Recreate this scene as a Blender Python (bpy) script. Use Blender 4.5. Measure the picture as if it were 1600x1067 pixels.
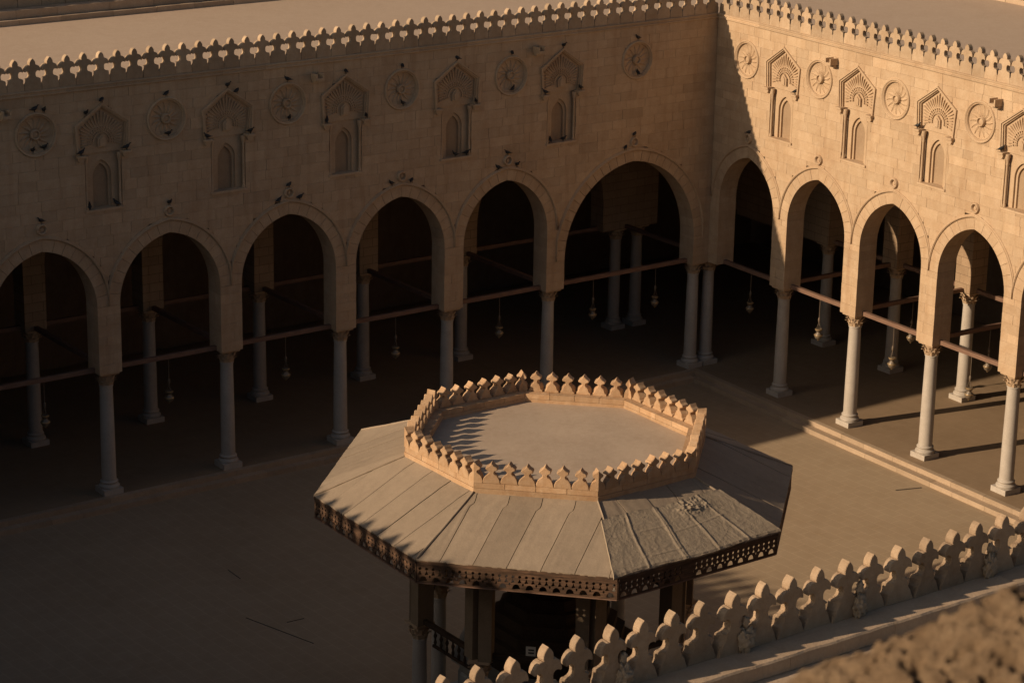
import bpy, bmesh, math, random
from math import radians, sin, cos, pi, sqrt, atan2, hypot
from mathutils import Vector, Matrix, noise

for o in list(bpy.data.objects):
    bpy.data.objects.remove(o)
scene = bpy.context.scene
COL = scene.collection
random.seed(7)

# ------------------------------------------------------------------ camera
CAM = Vector((-53.0365, -61.3381, 26.1376))
FWD = Vector((0.5631924, 0.77020213, -0.29933762))
RGT = Vector((0.81035223, -0.58567596, 0.0176902))
UPV = Vector((0.16168981, 0.25253189, 0.95398325))
cd = bpy.data.cameras.new('camera')
cam = bpy.data.objects.new('camera', cd)
COL.objects.link(cam)
cam.matrix_world = Matrix(((RGT.x, UPV.x, -FWD.x, CAM.x), (RGT.y, UPV.y, -FWD.y, CAM.y),
                           (RGT.z, UPV.z, -FWD.z, CAM.z), (0, 0, 0, 1)))
cd.sensor_width = 36.0
cd.lens = 3850.48 / 1600 * 36.0
cd.clip_start = 0.1
cd.clip_end = 3000
cd.dof.use_dof = True
cd.dof.focus_distance = 66
cd.dof.aperture_fstop = 8.0
scene.camera = cam

# ------------------------------------------------------------------ light
LIGHT = Vector((1.0, -0.205, -0.427)).normalized()      # the way the sunlight travels
ELEV = math.asin(-LIGHT.z)
AZ = atan2(-LIGHT.x, -LIGHT.y)                            # clockwise from +Y
world = bpy.data.worlds.new('World')
scene.world = world
world.use_nodes = True
wn = world.node_tree
wn.nodes.clear()
sky = wn.nodes.new('ShaderNodeTexSky')
sky.sky_type = 'NISHITA'
sky.sun_disc = False
sky.sun_elevation = ELEV
sky.sun_rotation = AZ
sky.dust_density = 3.0
sky.ozone_density = 0.6
bgn = wn.nodes.new('ShaderNodeBackground')
bgn.inputs['Strength'].default_value = 0.05
won = wn.nodes.new('ShaderNodeOutputWorld')
wn.links.new(sky.outputs[0], bgn.inputs[0])
wn.links.new(bgn.outputs[0], won.inputs[0])
sl = bpy.data.lights.new('sun', 'SUN')
sl.energy = 5.0
sl.angle = radians(0.53)
sl.color = (1.0, 0.755, 0.515)
sun = bpy.data.objects.new('sun', sl)
COL.objects.link(sun)
sun.rotation_euler = LIGHT.to_track_quat('-Z', 'Y').to_euler()
sun.location = (-60, 20, 50)
vs = scene.view_settings
vs.view_transform = 'Standard'
vs.look = 'None'
vs.exposure = 0.0
vs.gamma = 1.0
vs.use_curve_mapping = False

# ------------------------------------------------------------------ materials
def nmat(name):
    m = bpy.data.materials.new(name)
    m.use_nodes = True
    nt = m.node_tree
    nt.nodes.clear()
    out = nt.nodes.new('ShaderNodeOutputMaterial')
    b = nt.nodes.new('ShaderNodeBsdfPrincipled')
    nt.links.new(b.outputs[0], out.inputs[0])
    return m, nt, b

def node(nt, typ, **kw):
    n = nt.nodes.new(typ)
    for k, v in kw.items():
        if k in n.inputs.keys() and not hasattr(n, k):
            n.inputs[k].default_value = v
        else:
            setattr(n, k, v)
    return n

def noise_fac(nt, vec, scale, detail=4, rough=0.6, lo=0.35, hi=0.65):
    n = nt.nodes.new('ShaderNodeTexNoise')
    n.inputs['Scale'].default_value = scale
    n.inputs['Detail'].default_value = detail
    n.inputs['Roughness'].default_value = rough
    nt.links.new(vec, n.inputs['Vector'])
    r = nt.nodes.new('ShaderNodeMapRange')
    r.inputs[1].default_value = lo
    r.inputs[2].default_value = hi
    nt.links.new(n.outputs['Fac'], r.inputs[0])
    return r.outputs[0], n.outputs['Fac']

def mixc(nt, fac, a, b, mode='MIX'):
    m = nt.nodes.new('ShaderNodeMix')
    m.data_type = 'RGBA'
    m.blend_type = mode
    m.clamp_factor = True
    for sock, v in ((m.inputs[0], fac), (m.inputs[6], a), (m.inputs[7], b)):
        if hasattr(v, 'is_linked') or hasattr(v, 'links'):
            nt.links.new(v, sock)
        elif isinstance(v, (int, float)):
            sock.default_value = v
        else:
            sock.default_value = (*v, 1)
    return m.outputs[2]

def mathn(nt, op, a, b=None):
    m = nt.nodes.new('ShaderNodeMath')
    m.operation = op
    for i, v in enumerate((a, b)):
        if v is None:
            continue
        if hasattr(v, 'links'):
            nt.links.new(v, m.inputs[i])
        else:
            m.inputs[i].default_value = v
    return m.outputs[0]

TINT = (0.94, 0.97, 1.04)
TINT_FLOOR = (0.90, 0.99, 1.12)
def tint(c, t=None):
    return tuple(a * b for a, b in zip(c, t or TINT))

def stone(name, base, dark, pale, rough=0.88, scale=1.0, streak=0.35, bump=0.35, spec=0.15, tone=0.22, courses=False, blotch=0.55):
    """weathered stone: large blotches, vertical run-off stains, fine grain, per-piece tone"""
    base, dark, pale = tint(base), tint(dark), tint(pale)
    m, nt, b = nmat(name)
    geo = nt.nodes.new('ShaderNodeNewGeometry')
    pos = geo.outputs['Position']
    big, _ = noise_fac(nt, pos, 0.55 * scale, 5, 0.65, 0.36, 0.68)
    mid, midr = noise_fac(nt, pos, 3.2 * scale, 5, 0.65, 0.38, 0.68)
    fine, finer = noise_fac(nt, pos, 22 * scale, 4, 0.7, 0.3, 0.7)
    mp = nt.nodes.new('ShaderNodeMapping')
    mp.inputs['Scale'].default_value = (4.0, 4.0, 0.30)
    nt.links.new(pos, mp.inputs['Vector'])
    st, _ = noise_fac(nt, mp.outputs[0], 1.0, 4, 0.6, 0.50, 0.72)
    c = mixc(nt, mathn(nt, 'MULTIPLY', big, blotch), base, dark)
    c = mixc(nt, mathn(nt, 'MULTIPLY', mid, 0.45), c, pale)
    c = mixc(nt, mathn(nt, 'MULTIPLY', st, streak), c, dark)
    g = mathn(nt, 'MULTIPLY_ADD', fine, 0.16)
    nt.nodes[-1].inputs[2].default_value = 0.92
    at = nt.nodes.new('ShaderNodeAttribute')
    at.attribute_name = 'tone'
    tv = mathn(nt, 'MULTIPLY_ADD', at.outputs['Fac'], tone)
    nt.nodes[-1].inputs[2].default_value = 1.0
    gg = mathn(nt, 'MULTIPLY', g, tv)
    if courses:
        br = nt.nodes.new('ShaderNodeTexBrick')
        br.inputs['Scale'].default_value = 1.0
        br.inputs['Mortar Size'].default_value = 0.010
        br.inputs['Brick Width'].default_value = 0.72
        br.inputs['Row Height'].default_value = 0.29
        br.inputs['Color1'].default_value = (1, 1, 1, 1)
        br.inputs['Color2'].default_value = (0.84, 0.84, 0.84, 1)
        br.inputs['Mortar'].default_value = (0.55, 0.55, 0.55, 1)
        cx = nt.nodes.new('ShaderNodeCombineXYZ')
        sx = nt.nodes.new('ShaderNodeSeparateXYZ')
        nt.links.new(pos, sx.inputs[0])
        nt.links.new(mathn(nt, 'ADD', sx.outputs[0], sx.outputs[1]), cx.inputs[0])
        nt.links.new(sx.outputs[2], cx.inputs[1])
        nt.links.new(cx.outputs[0], br.inputs['Vector'])
        c = mixc(nt, 1.0, c, br.outputs['Color'], 'MULTIPLY')
    hs = nt.nodes.new('ShaderNodeHueSaturation')
    nt.links.new(c, hs.inputs['Color'])
    nt.links.new(gg, hs.inputs['Value'])
    nt.links.new(hs.outputs[0], b.inputs['Base Color'])
    b.inputs['Roughness'].default_value = rough
    b.inputs['Specular IOR Level'].default_value = spec
    bm_ = nt.nodes.new('ShaderNodeBump')
    bm_.inputs['Strength'].default_value = bump
    bm_.inputs['Distance'].default_value = 0.03
    hsum = mathn(nt, 'ADD', midr, mathn(nt, 'MULTIPLY', finer, 0.5))
    nt.links.new(hsum, bm_.inputs['Height'])
    nt.links.new(bm_.outputs[0], b.inputs['Normal'])
    return m

M = {}
M['wall'] = stone('ashlar_limestone', (0.50, 0.355, 0.215), (0.385, 0.245, 0.135), (0.58, 0.44, 0.29), streak=0.5, tone=0.065)
M['core'] = stone('wall_mortar', (0.36, 0.25, 0.15), (0.28, 0.185, 0.11), (0.40, 0.29, 0.18), tone=0)
M['carved'] = stone('carved_limestone', (0.50, 0.355, 0.215), (0.38, 0.245, 0.14), (0.57, 0.43, 0.28), streak=0.2, tone=0.12)
M['backwall'] = stone('shade_darkened_plaster', (0.20, 0.14, 0.09), (0.14, 0.095, 0.06), (0.25, 0.18, 0.12), tone=0)  # plaster colour darkened to stand in for the deep gallery shade
M['inner'] = stone('inner_arcade_stone', (0.42, 0.295, 0.18), (0.32, 0.21, 0.12), (0.48, 0.35, 0.22), courses=True, tone=0)
M['merlon'] = stone('merlon_stone', (0.47, 0.335, 0.205), (0.33, 0.22, 0.13), (0.56, 0.43, 0.29), streak=0.3, tone=0.16, scale=1.6, bump=0.5)
M['shaded_oldmerlon'] = stone('weathered_shaded_merlon_stone', (0.42, 0.295, 0.18), (0.27, 0.18, 0.11), (0.52, 0.39, 0.26), streak=0.35, tone=0.22, scale=2.2, bump=0.7)  # rougher merlon stone, its colour also darkened for shade on the near row
M['cap'] = stone('parapet_stone', (0.45, 0.33, 0.215), (0.36, 0.245, 0.15), (0.52, 0.40, 0.275), streak=0.3, tone=0.12, bump=0.45)
M['marble'] = stone('column_marble', (0.46, 0.40, 0.32), (0.34, 0.29, 0.225), (0.55, 0.49, 0.40), rough=0.6, streak=0.22, bump=0.10, spec=0.3, tone=0.1)
M['greenmarble'] = stone('fountain_marble', (0.30, 0.29, 0.24), (0.20, 0.20, 0.165), (0.40, 0.37, 0.30), rough=0.6, streak=0.3, bump=0.1, spec=0.3)
M['roof'] = stone('roof_screed', (0.50, 0.37, 0.255), (0.45, 0.325, 0.22), (0.54, 0.41, 0.29), streak=0.0, tone=0, bump=0.25, blotch=0.5)
M['deck'] = stone('kiosk_deck_screed', (0.47, 0.355, 0.245), (0.39, 0.285, 0.19), (0.53, 0.41, 0.29), streak=0.0, tone=0, scale=2.0, bump=0.2, blotch=0.7)
M['sheet'] = stone('roof_sheet', (0.315, 0.242, 0.165), (0.25, 0.192, 0.13), (0.37, 0.285, 0.195), streak=0.12, tone=0.10, scale=1.4, bump=0.25)
M['tarp'] = stone('tarpaulin_cloth', (0.335, 0.265, 0.18), (0.265, 0.205, 0.135), (0.39, 0.31, 0.215), streak=0.0, tone=0, scale=3.0, bump=0.6)
M['red'] = stone('kiosk_parapet_stone', (0.48, 0.305, 0.165), (0.38, 0.22, 0.11), (0.60, 0.44, 0.28), streak=0.55, tone=0.14, scale=2.2, bump=0.4)
M['step'] = stone('step_stone', (0.42, 0.31, 0.20), (0.33, 0.235, 0.145), (0.48, 0.36, 0.24), streak=0, tone=0.1)
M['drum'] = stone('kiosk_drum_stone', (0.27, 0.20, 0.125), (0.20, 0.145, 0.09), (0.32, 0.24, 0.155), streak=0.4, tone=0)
M['rock'] = stone('rough_rock', (0.36, 0.24, 0.135), (0.17, 0.105, 0.055), (0.47, 0.33, 0.195), streak=0, scale=9.0, bump=1.0, tone=0, blotch=1.0)
M['rubble'] = stone('mortar_rubble', (0.46, 0.345, 0.225), (0.30, 0.21, 0.13), (0.56, 0.44, 0.30), streak=0, scale=5.0, bump=0.7, tone=0)

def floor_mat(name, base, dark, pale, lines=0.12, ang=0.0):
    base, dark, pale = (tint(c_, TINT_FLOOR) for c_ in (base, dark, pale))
    m, nt, b = nmat(name)
    geo = nt.nodes.new('ShaderNodeNewGeometry')
    pos = geo.outputs['Position']
    big, _ = noise_fac(nt, pos, 0.22, 6, 0.6, 0.35, 0.68)
    mid, midr = noise_fac(nt, pos, 2.0, 5, 0.65, 0.35, 0.7)
    fine, finer = noise_fac(nt, pos, 16, 3, 0.7, 0.3, 0.7)
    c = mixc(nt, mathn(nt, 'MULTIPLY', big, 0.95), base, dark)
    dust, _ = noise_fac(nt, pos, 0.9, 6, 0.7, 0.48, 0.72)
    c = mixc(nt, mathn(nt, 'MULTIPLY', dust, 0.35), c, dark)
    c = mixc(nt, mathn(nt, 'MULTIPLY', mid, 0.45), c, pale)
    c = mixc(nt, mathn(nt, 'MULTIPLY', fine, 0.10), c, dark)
    mp = nt.nodes.new('ShaderNodeMapping')
    mp.inputs['Rotation'].default_value = (0, 0, ang)
    nt.links.new(pos, mp.inputs['Vector'])
    br = nt.nodes.new('ShaderNodeTexBrick')
    br.inputs['Scale'].default_value = 1.0
    br.inputs['Mortar Size'].default_value = 0.012
    br.inputs['Brick Width'].default_value = 0.60
    br.inputs['Row Height'].default_value = 0.40
    br.inputs['Color1'].default_value = (1, 1, 1, 1)
    br.inputs['Color2'].default_value = (0.97, 0.97, 0.97, 1)
    br.inputs['Mortar'].default_value = (1 + lines,) * 3 + (1,)
    nt.links.new(mp.outputs[0], br.inputs['Vector'])
    c = mixc(nt, 1.0, c, br.outputs['Color'], 'MULTIPLY')
    nt.links.new(c, b.inputs['Base Color'])
    b.inputs['Roughness'].default_value = 0.85
    b.inputs['Specular IOR Level'].default_value = 0.15
    bp = nt.nodes.new('ShaderNodeBump')
    bp.inputs['Strength'].default_value = 0.2
    bp.inputs['Distance'].default_value = 0.02
    nt.links.new(mathn(nt, 'ADD', midr, finer), bp.inputs['Height'])
    nt.links.new(bp.outputs[0], b.inputs['Normal'])
    return m

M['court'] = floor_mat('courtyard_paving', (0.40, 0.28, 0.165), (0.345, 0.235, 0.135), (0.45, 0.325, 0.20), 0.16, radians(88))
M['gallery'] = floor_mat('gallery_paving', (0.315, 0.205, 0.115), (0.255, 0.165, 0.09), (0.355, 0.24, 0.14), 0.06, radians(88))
M['ground'] = floor_mat('dusty_ground', (0.30, 0.22, 0.14), (0.24, 0.17, 0.105), (0.34, 0.255, 0.17), 0.0)

def wood(name, base, dark, rough=0.75):
    m, nt, b = nmat(name)
    geo = nt.nodes.new('ShaderNodeTexCoord')
    pos = geo.outputs['Object']
    mp = nt.nodes.new('ShaderNodeMapping')
    mp.inputs['Scale'].default_value = (1.0, 9.0, 9.0)
    nt.links.new(pos, mp.inputs['Vector'])
    f, fr = noise_fac(nt, mp.outputs[0], 3.0, 5, 0.65, 0.35, 0.65)
    g, _ = noise_fac(nt, pos, 2.0, 4, 0.6, 0.4, 0.65)
    c = mixc(nt, f, base, dark)
    c = mixc(nt, mathn(nt, 'MULTIPLY', g, 0.5), c, dark)
    nt.links.new(c, b.inputs['Base Color'])
    b.inputs['Roughness'].default_value = rough
    b.inputs['Specular IOR Level'].default_value = 0.2
    bp = nt.nodes.new('ShaderNodeBump')
    bp.inputs['Strength'].default_value = 0.3
    bp.inputs['Distance'].default_value = 0.01
    nt.links.new(fr, bp.inputs['Height'])
    nt.links.new(bp.outputs[0], b.inputs['Normal'])
    return m

M['beam'] = wood('beam_wood', (0.25, 0.155, 0.11), (0.16, 0.095, 0.066))
M['valance'] = wood('valance_wood', (0.165, 0.095, 0.058), (0.05, 0.032, 0.022))
M['darkwood'] = wood('dark_wood', (0.075, 0.048, 0.03), (0.04, 0.027, 0.018))

def plain(name, col, rough=0.6, metal=0.0, var=0.25):
    m, nt, b = nmat(name)
    geo = nt.nodes.new('ShaderNodeNewGeometry')
    f, _ = noise_fac(nt, geo.outputs['Position'], 14, 4, 0.6, 0.35, 0.65)
    c = mixc(nt, f, col, tuple(x * (1 - var) for x in col))
    nt.links.new(c, b.inputs['Base Color'])
    b.inputs['Roughness'].default_value = rough
    b.inputs['Metallic'].default_value = metal
    return m

M['brass'] = plain('lamp_brass', (0.42, 0.30, 0.16), 0.45, 0.5)
M['lampglass'] = plain('lamp_milk_glass', (0.19, 0.15, 0.105), 0.35)
M['cable'] = plain('lamp_cable', (0.16, 0.12, 0.08), 0.7)
M['pigeon'] = plain('pigeon_feathers', (0.02, 0.021, 0.024), 0.6)
M['lead'] = plain('dark_lead', (0.07, 0.065, 0.06), 0.7)
M['sign'] = plain('white_sign', (0.62, 0.58, 0.50), 0.6, 0, 0.1)
M['ink'] = plain('sign_ink', (0.04, 0.04, 0.04), 0.6)
M['iron'] = plain('drain_iron', (0.10, 0.08, 0.06), 0.7)

# ------------------------------------------------------------------ mesh helpers
class MB:
    def __init__(s):
        s.v = []; s.f = []; s.t = []
    def add(s, vs, fs, tone=0.0):
        o = len(s.v)
        s.v += [tuple(p) for p in vs]
        s.t += [tone] * len(vs)
        s.f += [tuple(i + o for i in f) for f in fs]
        return s
    def box(s, x0, x1, y0, y1, z0, z1, tone=0.0):
        v = [(x0, y0, z0), (x1, y0, z0), (x1, y1, z0), (x0, y1, z0), (x0, y0, z1), (x1, y0, z1), (x1, y1, z1), (x0, y1, z1)]
        return s.add(v, [(0, 3, 2, 1), (4, 5, 6, 7), (0, 1, 5, 4), (1, 2, 6, 5), (2, 3, 7, 6), (3, 0, 4, 7)], tone)
    def prism(s, pts, n0, n1, tone=0.0, bev=0.0):
        """(u,z) outline, facing -n at n0, back at n1"""
        a = sum(pts[i][0] * pts[(i + 1) % len(pts)][1] - pts[(i + 1) % len(pts)][0] * pts[i][1] for i in range(len(pts)))
        if a < 0:
            pts = pts[::-1]
        n = len(pts)
        if bev:
            cu = sum(p[0] for p in pts) / n; cz = sum(p[1] for p in pts) / n
            inner = []
            for u, z in pts:
                d = hypot(u - cu, z - cz) or 1
                k = max(0.0, 1 - bev * 1.4 / d)
                inner.append((cu + (u - cu) * k, cz + (z - cz) * k))
            v = [(u, n0, z) for u, z in inner] + [(u, n0 + bev, z) for u, z in pts] + [(u, n1, z) for u, z in pts]
            f = [tuple(range(n)), tuple(2 * n + i for i in reversed(range(n)))]
            for k in (0, 1):
                for i in range(n):
                    j = (i + 1) % n
                    f.append((k * n + i, (k + 1) * n + i, (k + 1) * n + j, k * n + j))
        else:
            v = [(u, n0, z) for u, z in pts] + [(u, n1, z) for u, z in pts]
            f = [tuple(range(n)), tuple(n + i for i in reversed(range(n)))]
            for i in range(n):
                j = (i + 1) % n
                f.append((i, n + i, n + j, j))
        return s.add(v, f, tone)
    def slab(s, pts, z0, z1, tone=0.0):
        a = sum(pts[i][0] * pts[(i + 1) % len(pts)][1] - pts[(i + 1) % len(pts)][0] * pts[i][1] for i in range(len(pts)))
        if a < 0:
            pts = pts[::-1]
        n = len(pts)
        v = [(x, y, z1) for x, y in pts] + [(x, y, z0) for x, y in pts]
        f = [tuple(range(n)), tuple(n + i for i in reversed(range(n)))]
        for i in range(n):
            j = (i + 1) % n
            f.append((i, n + i, n + j, j))
        return s.add(v, f, tone)
    def lathe(s, prof, seg=20, cx=0.0, cy=0.0, cap=True, phase=0.0, tone=0.0):
        v = []; f = []
        for r, z in prof:
            for k in range(seg):
                a = phase + 2 * pi * k / seg
                v.append((cx + r * cos(a), cy + r * sin(a), z))
        for i in range(len(prof) - 1):
            for k in range(seg):
                j = (k + 1) % seg
                f.append((i * seg + k, i * seg + j, (i + 1) * seg + j, (i + 1) * seg + k))
        if cap:
            f.append(tuple(reversed(range(seg))))
            f.append(tuple((len(prof) - 1) * seg + k for k in range(seg)))
        return s.add(v, f, tone)
    def ring_n(s, prof, seg, cu, cz, cap_in=False, tone=0.0):
        """a ring turned about the n axis; prof = (radius, n), outer to inner"""
        v = []; f = []
        for r, nn in prof:
            for k in range(seg):
                a = 2 * pi * k / seg
                v.append((cu + r * cos(a), nn, cz + r * sin(a)))
        for i in range(len(prof) - 1):
            for k in range(seg):
                j = (k + 1) % seg
                f.append((i * seg + k, i * seg + j, (i + 1) * seg + j, (i + 1) * seg + k))
        if cap_in:
            f.append(tuple((len(prof) - 1) * seg + k for k in range(seg)))
        return s.add(v, f, tone)
    def tube(s, path, r, seg=6, tone=0.0):
        rings = []
        for i, p in enumerate(path):
            p = Vector(p)
            a = Vector(path[max(i - 1, 0)]); b = Vector(path[min(i + 1, len(path) - 1)])
            d = (b - a).normalized()
            x = d.orthogonal().normalized(); y = d.cross(x)
            rr = r[i] if isinstance(r, (list, tuple)) else r
            rings.append([tuple(p + x * rr * cos(2 * pi * k / seg) + y * rr * sin(2 * pi * k / seg)) for k in range(seg)])
        v = [q for g in rings for q in g]; f = []
        for i in range(len(rings) - 1):
            for k in range(seg):
                j = (k + 1) % seg
                f.append((i * seg + k, i * seg + j, (i + 1) * seg + j, (i + 1) * seg + k))
        f.append(tuple(reversed(range(seg)))); f.append(tuple((len(rings) - 1) * seg + k for k in range(seg)))
        return s.add(v, f, tone)
    def mesh(s, name, mat, smooth=None, fix=False):
        m = bpy.data.meshes.new(name)
        m.from_pydata(s.v, [], s.f)
        at = m.attributes.new('tone', 'FLOAT', 'POINT')
        at.data.foreach_set('value', s.t)
        m.materials.append(M[mat] if isinstance(mat, str) else mat)
        if fix:
            b = bmesh.new(); b.from_mesh(m)
            bmesh.ops.recalc_face_normals(b, faces=b.faces)
            b.to_mesh(m); b.free()
        if smooth:
            m.polygons.foreach_set('use_smooth', [True] * len(m.polygons))
            m.set_sharp_from_angle(angle=radians(smooth))
        m.update()
        return m
    def build(s, name, mat, parent=None, loc=(0, 0, 0), rz=0.0, smooth=None, fix=False):
        return inst(name, s.mesh(name, mat, smooth, fix), parent, loc, rz)

def inst(name, mesh, parent=None, loc=(0, 0, 0), rz=0.0, scale=None, rot=None):
    o = bpy.data.objects.new(name, mesh)
    COL.objects.link(o)
    o.parent = parent
    o.location = loc
    o.rotation_euler = rot if rot else (0, 0, rz)
    if scale:
        o.scale = scale
    return o

def tag(o, label, cat, group=None):
    o['label'] = label; o['category'] = cat
    if group:
        o['group'] = group
    return o

def empty(name, loc=(0, 0, 0), rz=0.0, label=None, cat=None, group=None):
    o = inst(name, None, None, loc, rz)
    o.empty_display_size = 0.3
    if label:
        tag(o, label, cat, group)
    return o

def copy_tree(o, parent=None):
    c = o.copy(); COL.objects.link(c); c.parent = parent
    for ch in o.children:
        copy_tree(ch, c)
    return c

def jit(a):
    return random.uniform(-a, a)

ORD = ['first', 'second', 'third', 'fourth', 'fifth', 'sixth', 'seventh', 'eighth', 'ninth', 'tenth', 'eleventh', 'twelfth']

# ------------------------------------------------------------------ dimensions
EB = -0.0373                     # the sunlit wall is a little off square
HC = 3.75                        # top of the capitals
DW = 0.72                        # wall depth
BD = 0.28                        # depth of facing blocks
ZC = 12.10                       # top of the ashlar, under the string course
ZM = 12.27                       # merlon foot
ROOF = 11.80
RING = 0.36; HOOD = 0.45
def arch_par(half, apex, zs):
    rise = apex - zs
    e = max(0.0, (rise * rise - half * half) / (2 * half))
    return e, half + e

def arch_pts(c, half, zs, e, r, off=0.0, lim=None, n=14):
    """outline left foot -> apex -> right foot of a pointed arch offset by off"""
    R = r + off
    amax = math.acos(min(1, e / R))
    L = []
    for i in range(n + 1):
        a = amax * i / n
        x = R * cos(a) - e; z = zs + R * sin(a)
        L.append((x, z))
    left = [(-x, z) for x, z in L]; right = L[::-1][1:]
    pts = left + right
    if lim:
        pts = [(max(-lim, min(lim, x)), z) for x, z in pts]
    return [(c + x, z) for x, z in pts]

# arches: (centre, half span, apex, spring)
A_ARCH = [(-3.40, 2.73, 7.67, 4.72)] + [(-8.495 - 4 * i, 1.64, 7.68, 5.78) for i in range(5)]
A_ARCH_FAR = [(-28.495 - 4 * i, 1.64, 7.68, 5.78) for i in range(3)]
B_ARCH = [(1.878 + 3.528 * i, 1.405, 7.75, 6.06) for i in range(5)]
B_ARCH_FAR = [(1.878 + 3.528 * i, 1.405, 7.75, 6.06) for i in range(5, 10)]

def wall_core(arches, u0, u1, zt, n0, n1, off, zfoot=None):
    """the wall behind the facing: one outline running over the arches"""
    pts = [(u0, zt)]
    ar = sorted(arches)
    first = True
    for c, h, ap, zs in ar:
        e, r = arch_par(h, ap, zs)
        p = arch_pts(c, h, zs, e, r, off)
        lo = zfoot if zfoot is not None else zs
        if first:
            pts.append((u0, min(lo, p[0][1]))); first = False
        if zfoot is not None:
            pts.append((p[0][0], zfoot))
        pts += p
        if zfoot is not None:
            pts.append((p[-1][0], zfoot))
    pts.append((u1, pts[-1][1]))
    pts.append((u1, zt))
    q = [pts[0]]
    for p in pts[1:]:
        if hypot(p[0] - q[-1][0], p[1] - q[-1][1]) > 1e-4:
            q.append(p)
    return q

# ------------------------------------------------------------------ setting: ground, floors, roof
g = MB()
S = 900
g.add([(-S, -S, -0.36), (S, -S, -0.36), (S, S, -0.36), (-S, S, -0.36)], [(0, 1, 2, 3)])
o = g.build('ground', 'ground'); o['kind'] = 'structure'

cB, sB = cos(EB), sin(EB)
def toB(n, u, z=None):
    """sunlit wall frame: u metres from the corner along it, n into it"""
    x = n * cB - (-u) * sB
    y = n * sB + (-u) * cB
    return (x, y) if z is None else (x, y, z)

YC = -38.47        # courtyard face of the near wall
XD = -41.85        # courtyard face of the west wall
g = MB()
g.add([(XD - 1, YC - 1, -0.30), (4, YC - 1, -0.30), (2, 0.4, -0.30), (XD - 1, 0.4, -0.30)], [(0, 1, 2, 3)])
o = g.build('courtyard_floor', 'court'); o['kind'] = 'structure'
g = MB()
fl = [(XD - 1, 0.02), (toB(-0.32, 0)[0], 0.02), toB(-0.32, 38.8), toB(12, 38.8), toB(12, -12), (XD - 1, 12)]
g.slab(fl, -0.31, 0.0)
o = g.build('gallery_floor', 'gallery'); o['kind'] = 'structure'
# step stones edging the galleries: two courses, each stone its own piece
steps = empty('gallery_steps', (0, 0, 0)); steps['kind'] = 'structure'
def step_run(fr, u0, u1, a, b, z0, z1):
    u = u0
    while u < u1 - 0.2:
        w = min(random.uniform(0.9, 1.5), u1 - u)
        m = MB()
        p = [fr(a, u + 0.004), fr(b, u + 0.004), fr(b, u + w - 0.004), fr(a, u + w - 0.004)]
        zz = z1 + jit(0.004)
        m.slab(p, z0, zz, jit(1))
        m.build('step_stone', 'step', steps)
        u += w
frA = lambda n, u: (u, n)
frB = lambda n, u: toB(n, u)
step_run(frA, -28, -0.36, -0.16, 0.03, -0.3, 0.006)
step_run(frA, -28, -0.70, -0.44, -0.17, -0.32, -0.145)
step_run(frB, 0.06, 18.5, -0.50, -0.31, -0.3, 0.006)
step_run(frB, 0.34, 18.5, -0.78, -0.51, -0.32, -0.145)

# roof over the two galleries in view and over the near and west sides
g = MB()
rf = [(XD - 12, 0.9), toB(0.9, -0.94), toB(0.9, 38.8), toB(12.42, 38.8), toB(12.42, -11.96), (XD - 12, 11.95)]
g.slab(rf, 11.2, ROOF)
o = g.build('gallery_roof', 'roof'); o['kind'] = 'structure'
g = MB()
g.slab([(XD - 12, YC - 0.97), (12, YC - 0.97), (12, YC - 10), (XD - 12, YC - 10)], 11.2, 11.50)
o = g.build('near_roof', 'ground'); o['kind'] = 'structure'
g = MB()
g.slab([(XD - 0.9, YC - 0.8), (XD - 11, YC - 0.8), (XD - 11, 0.8), (XD - 0.9, 0.8)], 11.2, 11.77)
o = g.build('west_roof', 'roof'); o['kind'] = 'structure'

g = MB()
rf = [(XD, 0.73), toB(0.73, -0.80), toB(0.73, 38.0), toB(11.9, 38.0), toB(11.9, -11.5), (XD, 11.5)]
g.slab(rf, 11.12, 11.195)
o = g.build('gallery_ceiling', 'darkwood'); o['kind'] = 'structure'

# ------------------------------------------------------------------ shared carved pieces
W_M = 0.515
def merlon_profile(w=W_M, h=0.87):
    s = w / 0.517; k = h / 0.86
    half = [(0.0, 0.86), (0.040, 0.832), (0.071, 0.792), (0.089, 0.748), (0.092, 0.712), (0.083, 0.682),
            (0.115, 0.686), (0.155, 0.673), (0.195, 0.645), (0.224, 0.600), (0.236, 0.550), (0.237, 0.520),
            (0.222, 0.506), (0.195, 0.519), (0.160, 0.526), (0.125, 0.519), (0.100, 0.495), (0.090, 0.455), (0.090, 0.410),
            (0.100, 0.372), (0.125, 0.346), (0.165, 0.333), (0.205, 0.326), (0.228, 0.312), (0.235, 0.28), (0.236, 0.23),
            (0.243, 0.19), (0.2565, 0.165), (0.2565, 0.0)]
    r = [(x * s, z * k) for x, z in half]
    return r[::-1] + [(-x, z) for x, z in r[1:]]     # right foot -> tip -> left foot

def tri_mesh(me):
    b = bmesh.new(); b.from_mesh(me)
    bmesh.ops.triangulate(b, faces=[f for f in b.faces if len(f.verts) > 4], ngon_method='EAR_CLIP')
    b.to_mesh(me); b.free()
    return me

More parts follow.
